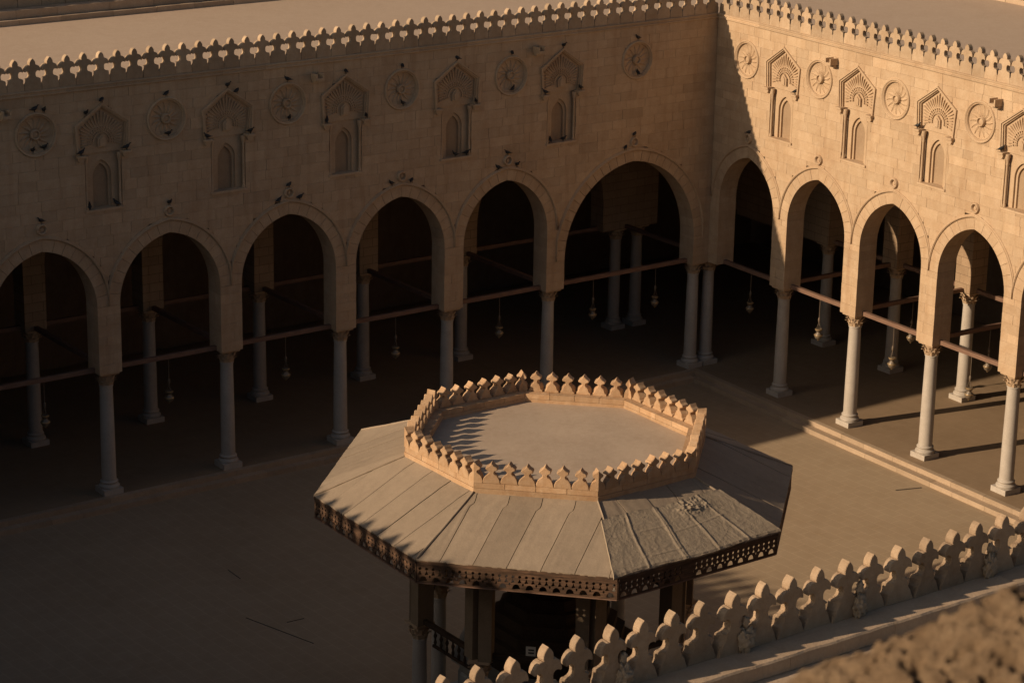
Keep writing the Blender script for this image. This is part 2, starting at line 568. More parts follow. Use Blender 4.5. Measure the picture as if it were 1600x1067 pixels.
def merlon_mesh(name, prof, th, mat, seed=0, bev=0.012, splay=None):
    """extruded trefoil with softened, uneven weathered edges"""
    n = len(prof)
    rnd = random.Random(seed)
    P = [(x + rnd.uniform(-.003, .003), z + rnd.uniform(-.003, .003) if z > 0.02 else z) for x, z in prof]
    # inward offset for a chamfer
    inn = []
    for i in range(n):
        a = Vector(P[i - 1]); b = Vector(P[i]); c = Vector(P[(i + 1) % n])
        t = (c - a)
        nn = Vector((-t.y, t.x))
        if nn.length > 1e-6:
            nn.normalize()
        inn.append((b.x + nn.x * bev, max(0.0, b.y + nn.y * bev)))
    mb = MB()
    sp = splay or (lambda x, z: x)        # the slots between merlons widen towards the back
    v = ([(x, 0.0, z) for x, z in inn] + [(x, bev, z) for x, z in P] + [(sp(x, z), th - bev, z) for x, z in P] + [(sp(x, z), th, z) for x, z in inn])
    f = [tuple(range(n)), tuple(3 * n + i for i in reversed(range(n)))]
    for k in range(3):
        for i in range(n):
            j = (i + 1) % n
            f.append((k * n + i, (k + 1) * n + i, (k + 1) * n + j, k * n + j))
    mb.add(v, f, rnd.uniform(-1, 1))
    return tri_mesh(mb.mesh(name, mat, fix=True))

def splay_foot(x, z):
    if abs(x) > 0.17 and 0.10 < z < 0.33:
        return x - math.copysign(0.06 * min(1.0, (z - 0.06) / 0.2), x)
    return x
MERL = [merlon_mesh('merlon', merlon_profile(W_M - 0.004, 0.87 + random.uniform(-.012, .012)), 0.155, 'merlon', s, 0.007, splay=splay_foot) for s in range(7)]
MERL_BIG = merlon_mesh('merlon', merlon_profile(0.84, 1.25), 0.38, 'merlon', 30)

# medallion (about its own centre, facing -y)
m = MB(); m.ring_n([(0.60, 0.30), (0.60, 0.05), (0.50, 0.05), (0.46, 0.075), (0.2, 0.09), (0.02, 0.09)], 36, 0, 0, True)
MED_DISH = m.mesh('medallion', 'carved', 40, True)
m = MB(); m.ring_n([(0.635, 0.05), (0.635, -0.02), (0.622, -0.045), (0.60, -0.055), (0.578, -0.045), (0.565, -0.015), (0.555, -0.01), (0.54, -0.022), (0.525, -0.01), (0.515, 0.06)], 36, 0, 0)
MED_RIM = m.mesh('rim', 'carved', 50, True)
m = MB()
for k in range(14):
    a = 2 * pi * k / 14
    pts = []
    for t, wd, sw in ((0.17, 0.030, 0), (0.24, 0.052, 0.03), (0.31, 0.055, 0.07), (0.39, 0.034, 0.12), (0.48, 0.005, 0.19)):
        pts.append((t, wd, sw))
    v = []; f = []
    for t, wd, sw in pts:
        aa = a + sw
        d = (cos(aa), sin(aa)); q = (-sin(aa), cos(aa))
        v += [(d[0] * t - q[0] * wd, 0.085, d[1] * t - q[1] * wd), (d[0] * t, 0.05, d[1] * t), (d[0] * t + q[0] * wd, 0.085, d[1] * t + q[1] * wd)]
    for i in range(len(pts) - 1):
        b0 = i * 3; b1 = b0 + 3
        f += [(b0, b0 + 1, b1 + 1, b1), (b0 + 1, b0 + 2, b1 + 2, b1 + 1)]
    m.add(v, f)
MED_PET = m.mesh('rosette', 'carved', None, True)
m = MB(); m.ring_n([(0.15, 0.10), (0.15, 0.0), (0.13, -0.03), (0.11, -0.03), (0.095, 0.0), (0.09, 0.03), (0.05, 0.01), (0.01, 0.0)], 20, 0, 0, True)
MED_HUB = m.mesh('hub', 'carved', 45, True)
# ring boss over an arch
m = MB(); m.ring_n([(0.17, 0.05), (0.17, -0.03), (0.15, -0.075), (0.125, -0.08), (0.10, -0.05), (0.095, 0.0), (0.06, 0.01), (0.045, -0.03), (0.01, -0.035)], 22, 0, 0, True)
BOSS = m.mesh('ring_boss', 'carved', 45, True)

# niche (u about its axis, z absolute)
PZ = dict(ap=11.66, sh=11.12, bt=10.28, ws=0.84, wb=0.80)
def niche_half(z):
    if z < 8.67 or z > PZ['ap']:
        return None
    if z < PZ['bt']:
        return 0.57
    if z <= PZ['sh']:
        return PZ['wb'] + (PZ['ws'] - PZ['wb']) * (z - PZ['bt']) / (PZ['sh'] - PZ['bt'])
    return PZ['ws'] * (PZ['ap'] - z) / (PZ['ap'] - PZ['sh'])
m = MB()
m.prism([(-0.80, 10.28), (0.80, 10.28), (0.84, 11.12), (0, 11.66), (-0.84, 11.12)], 0.10, 0.30)
NI_BACK = m.mesh('niche', 'carved', None)
m = MB()
out = [(-0.80, 10.26), (-0.86, 11.13), (0, 11.70), (0.86, 11.13), (0.80, 10.26)]
def inset_path(f):
    return [(x * (1 - f / 0.84), (z - 10.26) * (1 - f / 1.42) + 10.26) for x, z in out]
for lo, hi, n0 in ((0.0, 0.05, -0.055), (0.05, 0.10, -0.02), (0.10, 0.135, 0.03)):
    a = inset_path(lo); b = inset_path(hi)
    for i in range(4):
        m.prism([a[i], a[i + 1], b[i + 1], b[i]], n0, 0.2)
NI_FRAME = m.mesh('niche_frame', 'carved', None, True)
m = MB()
for k in range(25):
    a = radians(-14 + 208 * k / 24)
    d = (cos(a), sin(a))
    # distance to the frame along this ray
    best = 0.9
    ip = inset_path(0.17)
    for i in range(4):
        (x1, z1), (x2, z2) = ip[i], ip[i + 1]
        z1 -= 10.62; z2 -= 10.62
        den = d[0] * (z2 - z1) - d[1] * (x2 - x1)
        if abs(den) > 1e-6:
            t = (x1 * (z2 - z1) - z1 * (x2 - x1)) / den
            w = (x1 * d[1] - z1 * d[0]) / den if abs(den) > 1e-6 else 9
            if t > 0.2 and -0.01 <= w <= 1.01:
                best = min(best, t)
    if d[1] < 0:
        best = min(best, abs(0.30 / d[1]) if abs(d[1]) > 1e-3 else best)
    best *= 0.96
    q = (-d[1], d[0])
    v = []; f = []
    for t, wd, dep in ((0.42, 0.008, 0.09), (0.42 + (best - 0.42) * 0.5, 0.020, 0.055), (best * 0.95, 0.028, 0.045), (best, 0.012, 0.08)):
        cu, cz = d[0] * t, 10.62 + d[1] * t
        v += [(cu - q[0] * wd, 0.102, cz - q[1] * wd), (cu - q[0] * wd * 0.5, dep, cz - q[1] * wd * 0.5), (cu + q[0] * wd * 0.5, dep, cz + q[1] * wd * 0.5), (cu + q[0] * wd, 0.102, cz + q[1] * wd)]
    for i in range(3):
        b0 = i * 4; b1 = b0 + 4
        f += [(b0 + j, b0 + j + 1, b1 + j + 1, b1 + j) for j in range(3)]
    f += [(8 + 4, 8 + 5, 8 + 6, 8 + 7)]
    m.add(v, f)
for rr, dep in ((0.40, 0.05), (0.33, 0.065), (0.26, 0.05)):      # beads around the little arched heart
    for k in range(17):
        a = radians(-10 + 200 * k / 16)
        cu, cz = rr * cos(a), 10.60 + rr * sin(a)
        m.box(cu - 0.018, cu + 0.018, dep, 0.11, cz - 0.018, cz + 0.018)
SUNB = m.mesh('sunburst', 'carved', None, True)
m = MB()
m.prism([(-0.13, 10.44), (0.13, 10.44), (0.13, 10.68), (0, 10.80), (-0.13, 10.68)], 0.03, 0.2)
m.prism([(-0.075, 10.47), (0.075, 10.47), (0.075, 10.66), (0, 10.73), (-0.075, 10.66)], 0.0, 0.2)
HEART = m.mesh('arched_heart', 'carved', None)
def arch_plate(hw_out, z0, z1, hw, zs, ap, n0, n1):
    e, r = arch_par(hw, ap, zs)
    p = arch_pts(0, hw, zs, e, r, 0, n=7)
    return [(-hw_out, z0), (-hw_out, z1), (hw_out, z1), (hw_out, z0), (hw, z0)] + p[::-1] + [(-hw, z0)], n0, n1
m = MB()
pts, a_, b_ = arch_plate(0.575, 8.67, 10.281, 0.31, 9.60, 10.06, 0.15, 0.30); m.prism(pts, a_, b_)
pts, a_, b_ = arch_plate(0.57, 8.67, 10.28, 0.235, 9.55, 9.94, 0.215, 0.30); m.prism(pts, a_, b_)
NI_ARCH = m.mesh('blind_arch', 'carved', None)
m = MB()
m.lathe([(0.05, 8.67), (0.05, 8.74), (0.036, 8.78), (0.034, 9.9), (0.045, 9.93), (0.034, 9.97), (0.05, 10.05), (0.075, 10.16), (0.075, 10.24)], 12)
COLO = m.mesh('colonnette', 'carved', 40)
m = MB()
m.prism([(-0.13, 10.22), (0.13, 10.22), (0.13, 10.285), (-0.13, 10.285)], -0.15, 0.25, 0, 0.012)
m.prism([(-0.07, 10.10), (0.07, 10.10), (0.11, 10.22), (-0.11, 10.22)], -0.09, 0.25)
LEDGE = m.mesh('ledge', 'carved', None)
m = MB(); m.prism([(-0.60, 8.61), (0.60, 8.61), (0.60, 8.675), (-0.60, 8.675)], -0.05, 0.29, 0.4, 0.012)
SILL = m.mesh('sill', 'carved', None)
m = MB()
m.prism([(-0.17, -0.13), (0.17, -0.13), (0.17, 0.13), (0.11, 0.13), (0.11, -0.03), (-0.11, -0.03), (-0.11, 0.13), (-0.17, 0.13)], -0.42, 0.2)
m.prism([(-0.12, -0.24), (0.12, -0.24), (0.12, -0.13), (-0.12, -0.13)], -0.20, 0.2)
SPOUT = m.mesh('water_spout', 'carved', None)

# ------------------------------------------------------------------ arcade wall builder
def build_wall(root, arches, far_arches, u0, u1, cu0, cu1, medals, niches, spouts, m_first, m_step, m_u0, m_u1, pier_ends, seed, blocks=True, pier_high=None):
    random.seed(seed)
    allA = sorted(arches + far_arches)
    # core
    mb = MB()
    core = wall_core(allA, cu0, cu1, ZC, 0, 0, RING - 0.006)
    mb.prism(core, BD, DW)
    if blocks and cu0 < u0 - 0.05:      # plain continuation out of view, at full depth
        fa = [x for x in allA if x[0] + x[1] < u0 + 0.5]
        if fa:
            mb.prism(wall_core(fa, cu0, u0, ZC, 0, 0, 0.0, HC), 0.0, BD)
    if blocks and cu1 > u1 + 0.05:
        fa = [x for x in allA if x[0] - x[1] > u1 - 0.5]
        if fa:
            mb.prism(wall_core(fa, u1, cu1, ZC, 0, 0, 0.0, HC), 0.0, BD)
    mb.build('wall_core', 'core', root)
    # parapet behind and under the merlons
    mb = MB()
    mb.box(m_u0, m_u1, 0.0, 0.58, ZC + 0.14, ZM)
    mb.box(m_u0, m_u1, 0.02, 0.58, ZC - 0.02, ZC + 0.14)
    mb.box(m_u0, m_u1, 0.58, 0.97, 11.2, 11.97)
    mb.build('parapet', 'cap', root)
    mb = MB()
    prof = [(0.02, ZC - 0.005), (-0.030, ZC - 0.005), (-0.045, ZC + 0.02), (-0.045, ZC + 0.05), (-0.02, ZC + 0.06), (-0.02, ZC + 0.105), (-0.05, ZC + 0.12), (-0.05, ZC + 0.15), (-0.01, ZC + 0.165), (0.02, ZC + 0.165)]
    u = m_u0
    while u < m_u1 - 0.05:
        w = min(random.uniform(1.4, 2.2), m_u1 - u)
        v = [(u + 0.003, n, z) for n, z in prof] + [(u + w - 0.003, n, z) for n, z in prof]
        k = len(prof)
        mb.add(v, [(i, k + i, k + (i + 1) % k, (i + 1) % k) for i in range(k)] + [tuple(range(k)), tuple(range(2 * k - 1, k - 1, -1))], jit(1))
        u += w
    mb.build('string_course', 'carved', root, fix=True)
    u = m_first; k = 0
    while u > m_u0 + 0.2:
        u -= m_step
    while u < m_u1 - 0.2:
        if u > m_u0 + 0.2:
            inst('merlon', random.choice(MERL), root, (u + jit(0.004), jit(0.006), ZM + jit(0.004) - 0.002), jit(0.012))
        u += m_step
    # voussoirs, piers, hoods, bosses
    for c, h, ap, zs in arches:
        e, r = arch_par(h, ap, zs)
        amax = math.acos(e / r)
        nv = max(7, int(round(r * amax / 0.315)))
        for sgn in (-1, 1):
            for i in range(nv):
                a0 = amax * i / nv + 0.0018; a1 = amax * (i + 1) / nv - 0.0018
                if i == nv - 1:
                    a1 = amax
                pts = []
                for t in range(4):
                    a = a0 + (a1 - a0) * t / 3
                    pts.append((r * cos(a) - e, zs + r * sin(a)))
                R = r + RING
                o1 = math.acos(e / R) if i == nv - 1 else a1
                for t in range(4):
                    a = o1 + (a0 - o1) * t / 3
                    pts.append((max(0.001, R * cos(a) - e), zs + R * sin(a)))
                pts = [(c + sgn * max(0.001, x), z) for x, z in pts]
                q = MB(); q.prism(pts, jit(0.003), DW, jit(0.8), 0.004)
                q.build('voussoir', 'wall', root)
        hm = MB()
        amax2 = math.acos(e / (r + HOOD))
        N = 22
        prof = [(RING + 0.0, 0.02), (RING + 0.0, -0.030), (RING + 0.025, -0.060), (RING + 0.055, -0.060), (RING + 0.065, -0.035), (RING + 0.085, -0.035), (HOOD + 0.01, -0.015), (HOOD + 0.01, 0.02)]
        lim = h + RING + 0.0
        v = []; k = len(prof)
        for sgn in (-1, 1):
            for i in range(N + 1):
                t = i / N if sgn < 0 else 1 - i / N
                for off, nn in prof:
                    R = r + off
                    am = math.acos(e / R)
                    a = am * t
                    x = R * cos(a) - e; z = zs + R * sin(a)
                    if x > lim - 0.002:                       # die into the neighbour on the pier axis
                        x = lim - 0.002
                    v.append((c + sgn * x, nn, z))
        rows = 2 * (N + 1)
        f = [(i * k + j, (i + 1) * k + j, (i + 1) * k + j + 1, i * k + j + 1) for i in range(rows - 1) for j in range(k - 1)]
        hm.add(v, f, jit(0.5))
        hm.build('hood_moulding', 'carved', root, fix=True)
        inst('ring_boss', BOSS, root, (c, 0.0, ap + HOOD + 0.20))
    # exclusions for the facing blocks: (centre, function z -> half width, z breaks)
    ex = []
    for c, h, ap, zs in arches:
        e, r = arch_par(h, ap, zs)
        R = r + HOOD
        def fa(z, e=e, R=R, zs=zs, h=h):
            if z < zs:
                return h + RING
            d = R * R - (z - zs) ** 2
            if d <= 0:
                return None
            x = sqrt(d) - e
            return x if x > 0 else None
        top = zs + sqrt(R * R - e * e)
        ex.append((c, fa, [zs, top]))
    for c, z0 in medals:
        def fm(z, z0=z0):
            d = 0.61 ** 2 - (z - z0) ** 2
            return sqrt(d) if d > 0 else None
        ex.append((c, fm, [z0 - 0.61, z0, z0 + 0.61]))
    for c in niches:
        ex.append((c, niche_half, [8.67, 10.28, 10.281, 11.12, 11.66]))
    # courses
    zs_ = [HC]
    while zs_[-1] < ZC - 0.2:
        zs_.append(zs_[-1] + random.uniform(0.265, 0.325))
    sc = (ZC - HC) / (zs_[-1] - HC)
    zs_ = [HC + (z - HC) * sc for z in zs_]
    piers = pier_ends
    polys = []
    G = 0.0024
    for ci in range(len(zs_) - 1):
        z0, z1 = zs_[ci], zs_[ci + 1]
        minspring = min(a[3] for a in arches)
        # pier blocks below the springs
        for (pa, pb, za) in piers:
            if z0 < za - 0.02:
                zt = min(z1, za)
                cut = [pa, pb]
                if (ci % 2) and pb - pa > 0.5:
                    cut = [pa, pa + (pb - pa) * random.choice((0.38, 0.62)), pb]
                for i in range(len(cut) - 1):
                    polys.append(([(cut[i] + G * (i > 0), z0 + G * .6), (cut[i + 1] - G * (i < len(cut) - 2), z0 + G * .6), (cut[i + 1] - G * (i < len(cut) - 2), zt - G * .6), (cut[i] + G * (i > 0), zt - G * .6)], DW))
        if pier_high and z1 > pier_high[2] and z0 < pier_high[3]:
            za, zb = max(z0, pier_high[2]) + 0.002, min(z1, pier_high[3]) - 0.002
            if zb - za > 0.02:
                polys.append(([(pier_high[0], za), (pier_high[1], za), (pier_high[1], zb), (pier_high[0], zb)], DW))
        # facing blocks
        joints = [u0]
        u = u0 + random.uniform(0.2, 0.8)
        while u < u1 - 0.25:
            joints.append(u)
            u += random.choice((0.42, 0.55, 0.62, 0.70, 0.78, 0.9)) * random.uniform(0.92, 1.08)
        joints.append(u1)
        act = [x for x in ex if any(x[1](z0 + (z1 - z0) * t / 6 + 1e-4) is not None for t in range(6)) or x[1](z1 - 1e-4) is not None]
        for x in act:
            if u0 < x[0] < u1:
                joints.append(x[0])
        joints = sorted(joints)
        cc = set(round(x[0], 5) for x in act)
        clean = [joints[0]]
        for j in joints[1:]:
            if j - clean[-1] < 0.16:
                if round(j, 5) in cc:
                    if len(clean) > 1 and round(clean[-1], 5) not in cc:
                        clean[-1] = j
                    else:
                        clean.append(j)
                elif j == u1:
                    clean[-1] = j
                continue
            clean.append(j)
        for a, b in zip(clean[:-1], clean[1:]):
            mid = (a + b) / 2
            zz = [z0 + (z1 - z0) * t / 4 for t in range(5)]
            for x in act:
                for q in x[2]:
                    if z0 < q < z1:
                        zz += [q - 2e-4, q + 2e-4]
            zz = sorted(set(zz))
            L = []; Rr = []
            runs = []
            for z in zz:
                zc = min(max(z, z0 + G * .6), z1 - G * .6)
                la, rb = a + G * (a > u0), b - G * (b < u1)
                for xc_, fn, _ in act:
                    hw = fn(zc)
                    if hw is None:
                        continue
                    if mid > xc_:
                        la = max(la, xc_ + hw + 0.004)
                    else:
                        rb = min(rb, xc_ - hw - 0.004)
                runs.append((zc, la, rb))
            seg = []
            for q in runs + [None]:
                if q and q[2] - q[1] > 0.012:
                    seg.append(q)
                else:
                    if len(seg) > 1 and seg[-1][0] - seg[0][0] > 0.012:
                        pts = [(p[1], p[0]) for p in seg][::-1] + [(p[2], p[0]) for p in seg]
                        # drop collinear
                        w = []
                        for i in range(len(pts)):
                            p0, p1, p2 = pts[i - 1], pts[i], pts[(i + 1) % len(pts)]
                            if abs((p1[0] - p0[0]) * (p2[1] - p0[1]) - (p2[0] - p0[0]) * (p1[1] - p0[1])) > 1e-7 or True and not (abs(p1[0] - p0[0]) < 1e-6 and abs(p2[0] - p1[0]) < 1e-6):
                                w.append(p1)
                        if len(w) > 2:
                            polys.append((w, BD + 0.002))
                    seg = []
    def area(p):
        p = p[0]
        return abs(sum(p[i][0] * p[(i + 1) % len(p)][1] - p[(i + 1) % len(p)][0] * p[i][1] for i in range(len(p)))) / 2
    polys.sort(key=area, reverse=True)
    rest = MB()
    for i, (p, dep) in enumerate(polys):
        n0 = jit(0.004)
        tone = max(-1.6, min(1.8, random.gauss(0, 0.65)))
        if random.random() < 0.05:
            tone += random.choice((-1.2, 1.1))
        if i < 298:
            q = MB(); q.prism(p, n0, dep, tone, 0.003)
            q.build('stone_block', 'wall', root)
        else:
            rest.prism(p, n0, dep, tone, 0.003)
    if rest.v:
        rb = rest.build('small_stone_blocks', 'wall', root)
        rb['kind'] = 'stuff'
    for c, z0 in medals:
        md = inst('medallion', MED_DISH, root, (c, 0, z0))
        inst('rim', MED_RIM, md); inst('rosette', MED_PET, md, rot=(0, jit(0.2), 0)); inst('hub', MED_HUB, md)
    for c in niches:
        ni = inst('niche', NI_BACK, root, (c, 0, 0))
        inst('niche_frame', NI_FRAME, ni); inst('sunburst', SUNB, ni); inst('arched_heart', HEART, ni); inst('blind_arch', NI_ARCH, ni); inst('sill', SILL, ni)
        for sgn in (-1, 1):
            inst('colonnette', COLO, ni, (sgn * 0.525, 0.045, 0))
            inst('ledge', LEDGE, ni, (sgn * 0.70, 0, 0))
    for c, z0 in spouts:
        inst('water_spout', SPOUT, root, (c, 0, z0), scale=(0.8, 0.75, 0.8))

def pier_list(arches, ends):
    """front outlines of the piers between arches"""
    ar = sorted(arches)
    P = []
    for i in range(len(ar) - 1):
        l = ar[i][0] + ar[i][1]; r = ar[i + 1][0] - ar[i + 1][1]
        P.append((l, r, ar[i][3], ar[i + 1][3]))
    return P

# ---- shaded wall
wallA = empty('arcade_wall', (0, 0, 0), 0, 'shaded arcade wall with wide pointed arches across the back of the courtyard', 'wall')
pA = [(-0.67, 0.70, 4.72)]
for i in range(1, 7):
    c = -6.495 - 4 * (i - 1)
    pA.append((c - 0.36, c + 0.36 if i > 1 else c + 0.365, 4.72 if i == 1 else 5.78))
# next to the wide arch the pier carries on to the higher spring of its neighbour
PIER_HIGH = (-6.855, -6.40, 4.72, 5.78)
build_wall(wallA, A_ARCH, A_ARCH_FAR, -26.9, 0.0, XD, 0.72,
           [(-3.37, 11.02), (-8.40, 11.02), (-12.49, 11.02), (-16.5, 11.02), (-20.5, 11.02), (-24.55, 11.02)],
           [-6.40, -10.47, -14.50, -18.52, -22.53, -26.55],
           [(-7.45, 11.77), (-15.56, 11.75), (-25.5, 11.73)],
           -25.0784, 0.51737, XD + 0.1, -0.02, pA, 11, True, PIER_HIGH)
# ---- sunlit wall
wallB = empty('arcade_wall', (0, 0, 0), EB - pi / 2, 'sunlit arcade wall with narrow pointed arches on the right of the courtyard', 'wall')
pB = [(0.0, 0.473, 6.06)]
for j in range(1, 6):
    c = 3.6425 + 3.528 * (j - 1)
    pB.append((c - 0.36, c + 0.36, 6.06))
build_wall(wallB, B_ARCH, B_ARCH_FAR, 0.0, 18.0, 0.28, 38.3,
           [(1.58, 10.97), (5.20, 10.97), (8.74, 10.97), (12.38, 10.97), (15.9, 10.97)],
           [3.44, 7.00, 10.55, 14.08],
           [(5.90, 11.66), (13.09, 11.70)],
           2.879, 0.5141, 0.02, 38.3, pB, 23)

# a hidden wedge of facing between the wide arch and its neighbour and at the corner is closed by plain stone
m = MB()
m.prism([(-0.31, 4.72), (0.0, 4.72), (0.0, 6.4), (-0.31, 5.9)], 0.004, BD, 0.0)
m.build('corner_stone', 'wall', wallA)

# ---- near wall: seen from behind and above, and west wall that throws its shadow over the court
def plain_wall(root, length, arch_w, seed, m_first, m_step, merl=True, m_range=None):
    random.seed(seed)
    n = int(length // arch_w)
    off = (length - n * arch_w) / 2
    ar = [(off + arch_w * (i + 0.5), arch_w / 2 - 0.36, 7.7, 5.95) for i in range(n)]
    mb = MB()
    mb.prism(wall_core(ar, 0, length, ZC + 0.05, 0, 0, 0.0, 0.0 - 0.3), 0.0, DW)
    mb.build('wall_core', 'inner', root)
    mb = MB()
    mb.box(0, length, 0.0, 0.58, ZC + 0.06, ZM)
    mb.box(0, length, 0.585, 1.0, 11.2, 11.96)
    mb.build('parapet', 'cap', root)
    mr = m_range or (0.3, length - 0.3)
    u = m_first
    while u > mr[0]:
        u -= m_step
    while u < mr[1]:
        if u > mr[0]:
            inst('merlon', random.choice(MERL), root, (u, jit(0.006), ZM + jit(0.006) - 0.002), jit(0.015))
        u += m_step
wallD = empty('arcade_wall', (XD, -39.0, 0), pi / 2, 'western arcade wall whose battlements shade the courtyard', 'wall')
plain_wall(wallD, 39.6, 3.96, 5, 0.4, 0.5174)
wallC = empty('arcade_wall', (1.5, YC, 0), pi, 'near arcade wall seen from above with battlements in the foreground', 'wall')
# merlon tips sit at x = -34.2 + 0.517 k
random.seed(9)
Lc = 43.0
mb = MB()
arC = [(2.0 + 4.0 * (i + 0.5), 1.64, 7.7, 5.95) for i in range(10)]
mb.prism(wall_core(arC, 0.4, Lc, ZC + 0.05, 0, 0, 0.0, -0.3), 0.0, 0.45)
mb.build('wall_core', 'inner', wallC)
def wavy_strip(u0, u1, n0, n1, z0, z1, name, du=0.12, amp=0.012, piece=1.35):
    """a coping built of stones, with a worn, wavering outer edge"""
    u = u0
    while u < u1 - 0.1:
        w = min(piece * random.uniform(0.8, 1.2), u1 - u)
        k = max(3, int(w / du))
        rows = []
        for i in range(k + 1):
            x = u + 0.003 + (w - 0.006) * i / k
            e = noise.noise((x * 2.1, z1 * 3, 0)) * amp * 2 + noise.noise((x * 7, 3, z1)) * amp
            ez = noise.noise((x * 3, 9, z1)) * amp * 0.8
            rows.append([(x, n0, z0), (x, n0, z1 + ez * 0.3), (x, n1 + e - 0.025, z1 + ez), (x, n1 + e, z1 + ez - 0.025), (x, n1 + e * 0.4, z0)])
        v = [p for r_ in rows for p in r_]
        f = [(i * 5 + j, (i + 1) * 5 + j, (i + 1) * 5 + j + 1, i * 5 + j + 1) for i in range(k) for j in range(4)]
        f += [tuple(range(5)), tuple(k * 5 + j for j in reversed(range(5)))]
        q = MB(); q.add(v, f, jit(1)); q.build(name, 'cap', wallC, fix=True)
        u += w
mb = MB(); mb.box(0.4, Lc, 0.0, 0.20, ZC + 0.06, ZM); mb.box(0.4, Lc, 0.2, 0.50, 11.3, 12.045); mb.build('parapet', 'cap', wallC)
wavy_strip(20, 40, 0.20, 0.62, 12.05, ZM, 'coping_stone', piece=2.4)
wavy_strip(20, 40, 0.51, 1.10, 11.50, 12.04, 'step_stone', amp=0.010, piece=3.2)
mb = MB(); mb.box(0.4, 20, 0.20, 0.62, 12.05, ZM); mb.box(0.4, 20, 0.51, 1.1, 11.3, 12.04); mb.box(20, 40, 0.52, 1.05, 11.2, 11.51); mb.box(40, Lc, .2, 1.0, 11.3, ZM); mb.build('parapet', 'cap', wallC)
def slim(prof):
    return [(x * (0.91 if z > 0.36 else 1.0), z) for x, z in prof]
def splay_wide(x, z):
    if abs(x) > 0.17 and 0.05 < z < 0.36:
        return x - math.copysign(0.095 * min(1.0, (z - 0.03) / 0.22), x)
    return x
MERLC = [merlon_mesh('merlon', slim(merlon_profile(W_M - 0.006, 0.87 + random.uniform(-.025, .02))), 0.14, 'shaded_oldmerlon', 100 + s, 0.008, splay=splay_wide) for s in range(10)]
u = 1.5 + 34.2 - 0.5174 * 66
while u < Lc - 0.3:
    if u > 0.7:
        q_ = inst('merlon', random.choice(MERLC), wallC, (u + jit(0.010), jit(0.012), ZM - 0.006 + jit(0.006)), jit(0.04))
        q_.rotation_euler.x = jit(0.03); q_.scale = (1 + jit(0.015), 1 + jit(0.12), 1 + jit(0.03))
    u += 0.5174
# lumps of repair mortar stuck to the back of some merlons
def lump(name, sx, sy, sz, seed, mat, sub=4, amp=0.25, fr=3.0):
    b = bmesh.new()
    bmesh.ops.create_icosphere(b, subdivisions=sub, radius=1.0)
    for v in b.verts:
        d = v.co.normalized()
        h = noise.fractal(d * fr + Vector((seed, seed * 2.1, 5)), 0.6, 2.0, 5)
        h2 = abs(noise.noise(d * fr * 2.3 + Vector((seed * 3, 1, 7))))
        v.co = d * (1 + amp * h - amp * 0.5 * h2)
        v.co = Vector((v.co.x * sx, v.co.y * sy, v.co.z * sz))
    me = bpy.data.meshes.new(name); b.to_mesh(me); b.free()
    me.materials.append(M[mat])
    me.polygons.foreach_set('use_smooth', [True] * len(me.polygons))
    return me
for i, xw in enumerate((-32.45, -30.35, -27.75, -34.55)):
    inst('mortar_patch', lump('mortar_patch', 0.13, 0.08, 0.20, i * 3.7, 'rubble', 4, 0.45, 2.6), wallC, (1.5 - xw, 0.17, ZM + 0.15), jit(0.5))
    inst('mortar_patch', lump('mortar_patch', 0.06, 0.05, 0.11, i * 5.1 + 2, 'rubble', 3, 0.45, 2.6), wallC, (1.5 - xw - 0.02, 0.13, ZM + 0.40), jit(0.5))

# ------------------------------------------------------------------ outer walls and inner arcades
def outer_wall(name, p0, ang, length, label, window=False, mfrom=0.4, mto=None):
    r = empty(name, p0, ang, label, 'wall')
    q = MB()
    q.box(0, length, 0.12, 1.2, -0.3, 12.20)
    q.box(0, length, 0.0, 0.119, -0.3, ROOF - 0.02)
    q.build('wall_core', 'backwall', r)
    # stepped inner kerb of separate stones, then a thicker ledge
    u = 0.0
    rnd = random.Random(3)
    while u < length - 0.1:
        w = min(rnd.uniform(1.3, 2.0), length - u)
        k = MB(); k.box(u + 0.006, u + w - 0.006, -0.30 + rnd.uniform(-.012, .012), 0.0, ROOF - 0.03, ROOF + 0.17 + rnd.uniform(-.006, .006), rnd.uniform(-1, 1))
        k.build('kerb_stone', 'cap', r)
        w2 = w
        k = MB(); k.box(u + 0.004, u + w - 0.004, -0.06 + rnd.uniform(-.01, .01), 0.40, ROOF + 0.18, ROOF + 0.44 + rnd.uniform(-.008, .008), rnd.uniform(-1, 1))
        k.build('ledge_stone', 'cap', r)
        u += w2
    k = MB(); k.box(0, length, 0.0, 1.2, ROOF - 0.1, ROOF + 0.40); k.build('parapet', 'cap', r)
    u = mfrom
    while u < (mto or length) - 0.4:
        inst('merlon', MERL_BIG, r, (u, 0.45, ROOF + 0.40))
        u += 0.845
    return r
outA = outer_wall('outer_wall', (XD - 12, 11.96, 0), 0, -XD + 12 + 12.6, 'outer wall with large shaded battlements beyond the roof at the back left', mfrom=0.4)
pb = toB(12.43, -12.9)
outB = outer_wall('outer_wall', (pb[0], pb[1], 0), EB - pi / 2, 52, 'outer wall closing the far edge of the roof on the right')

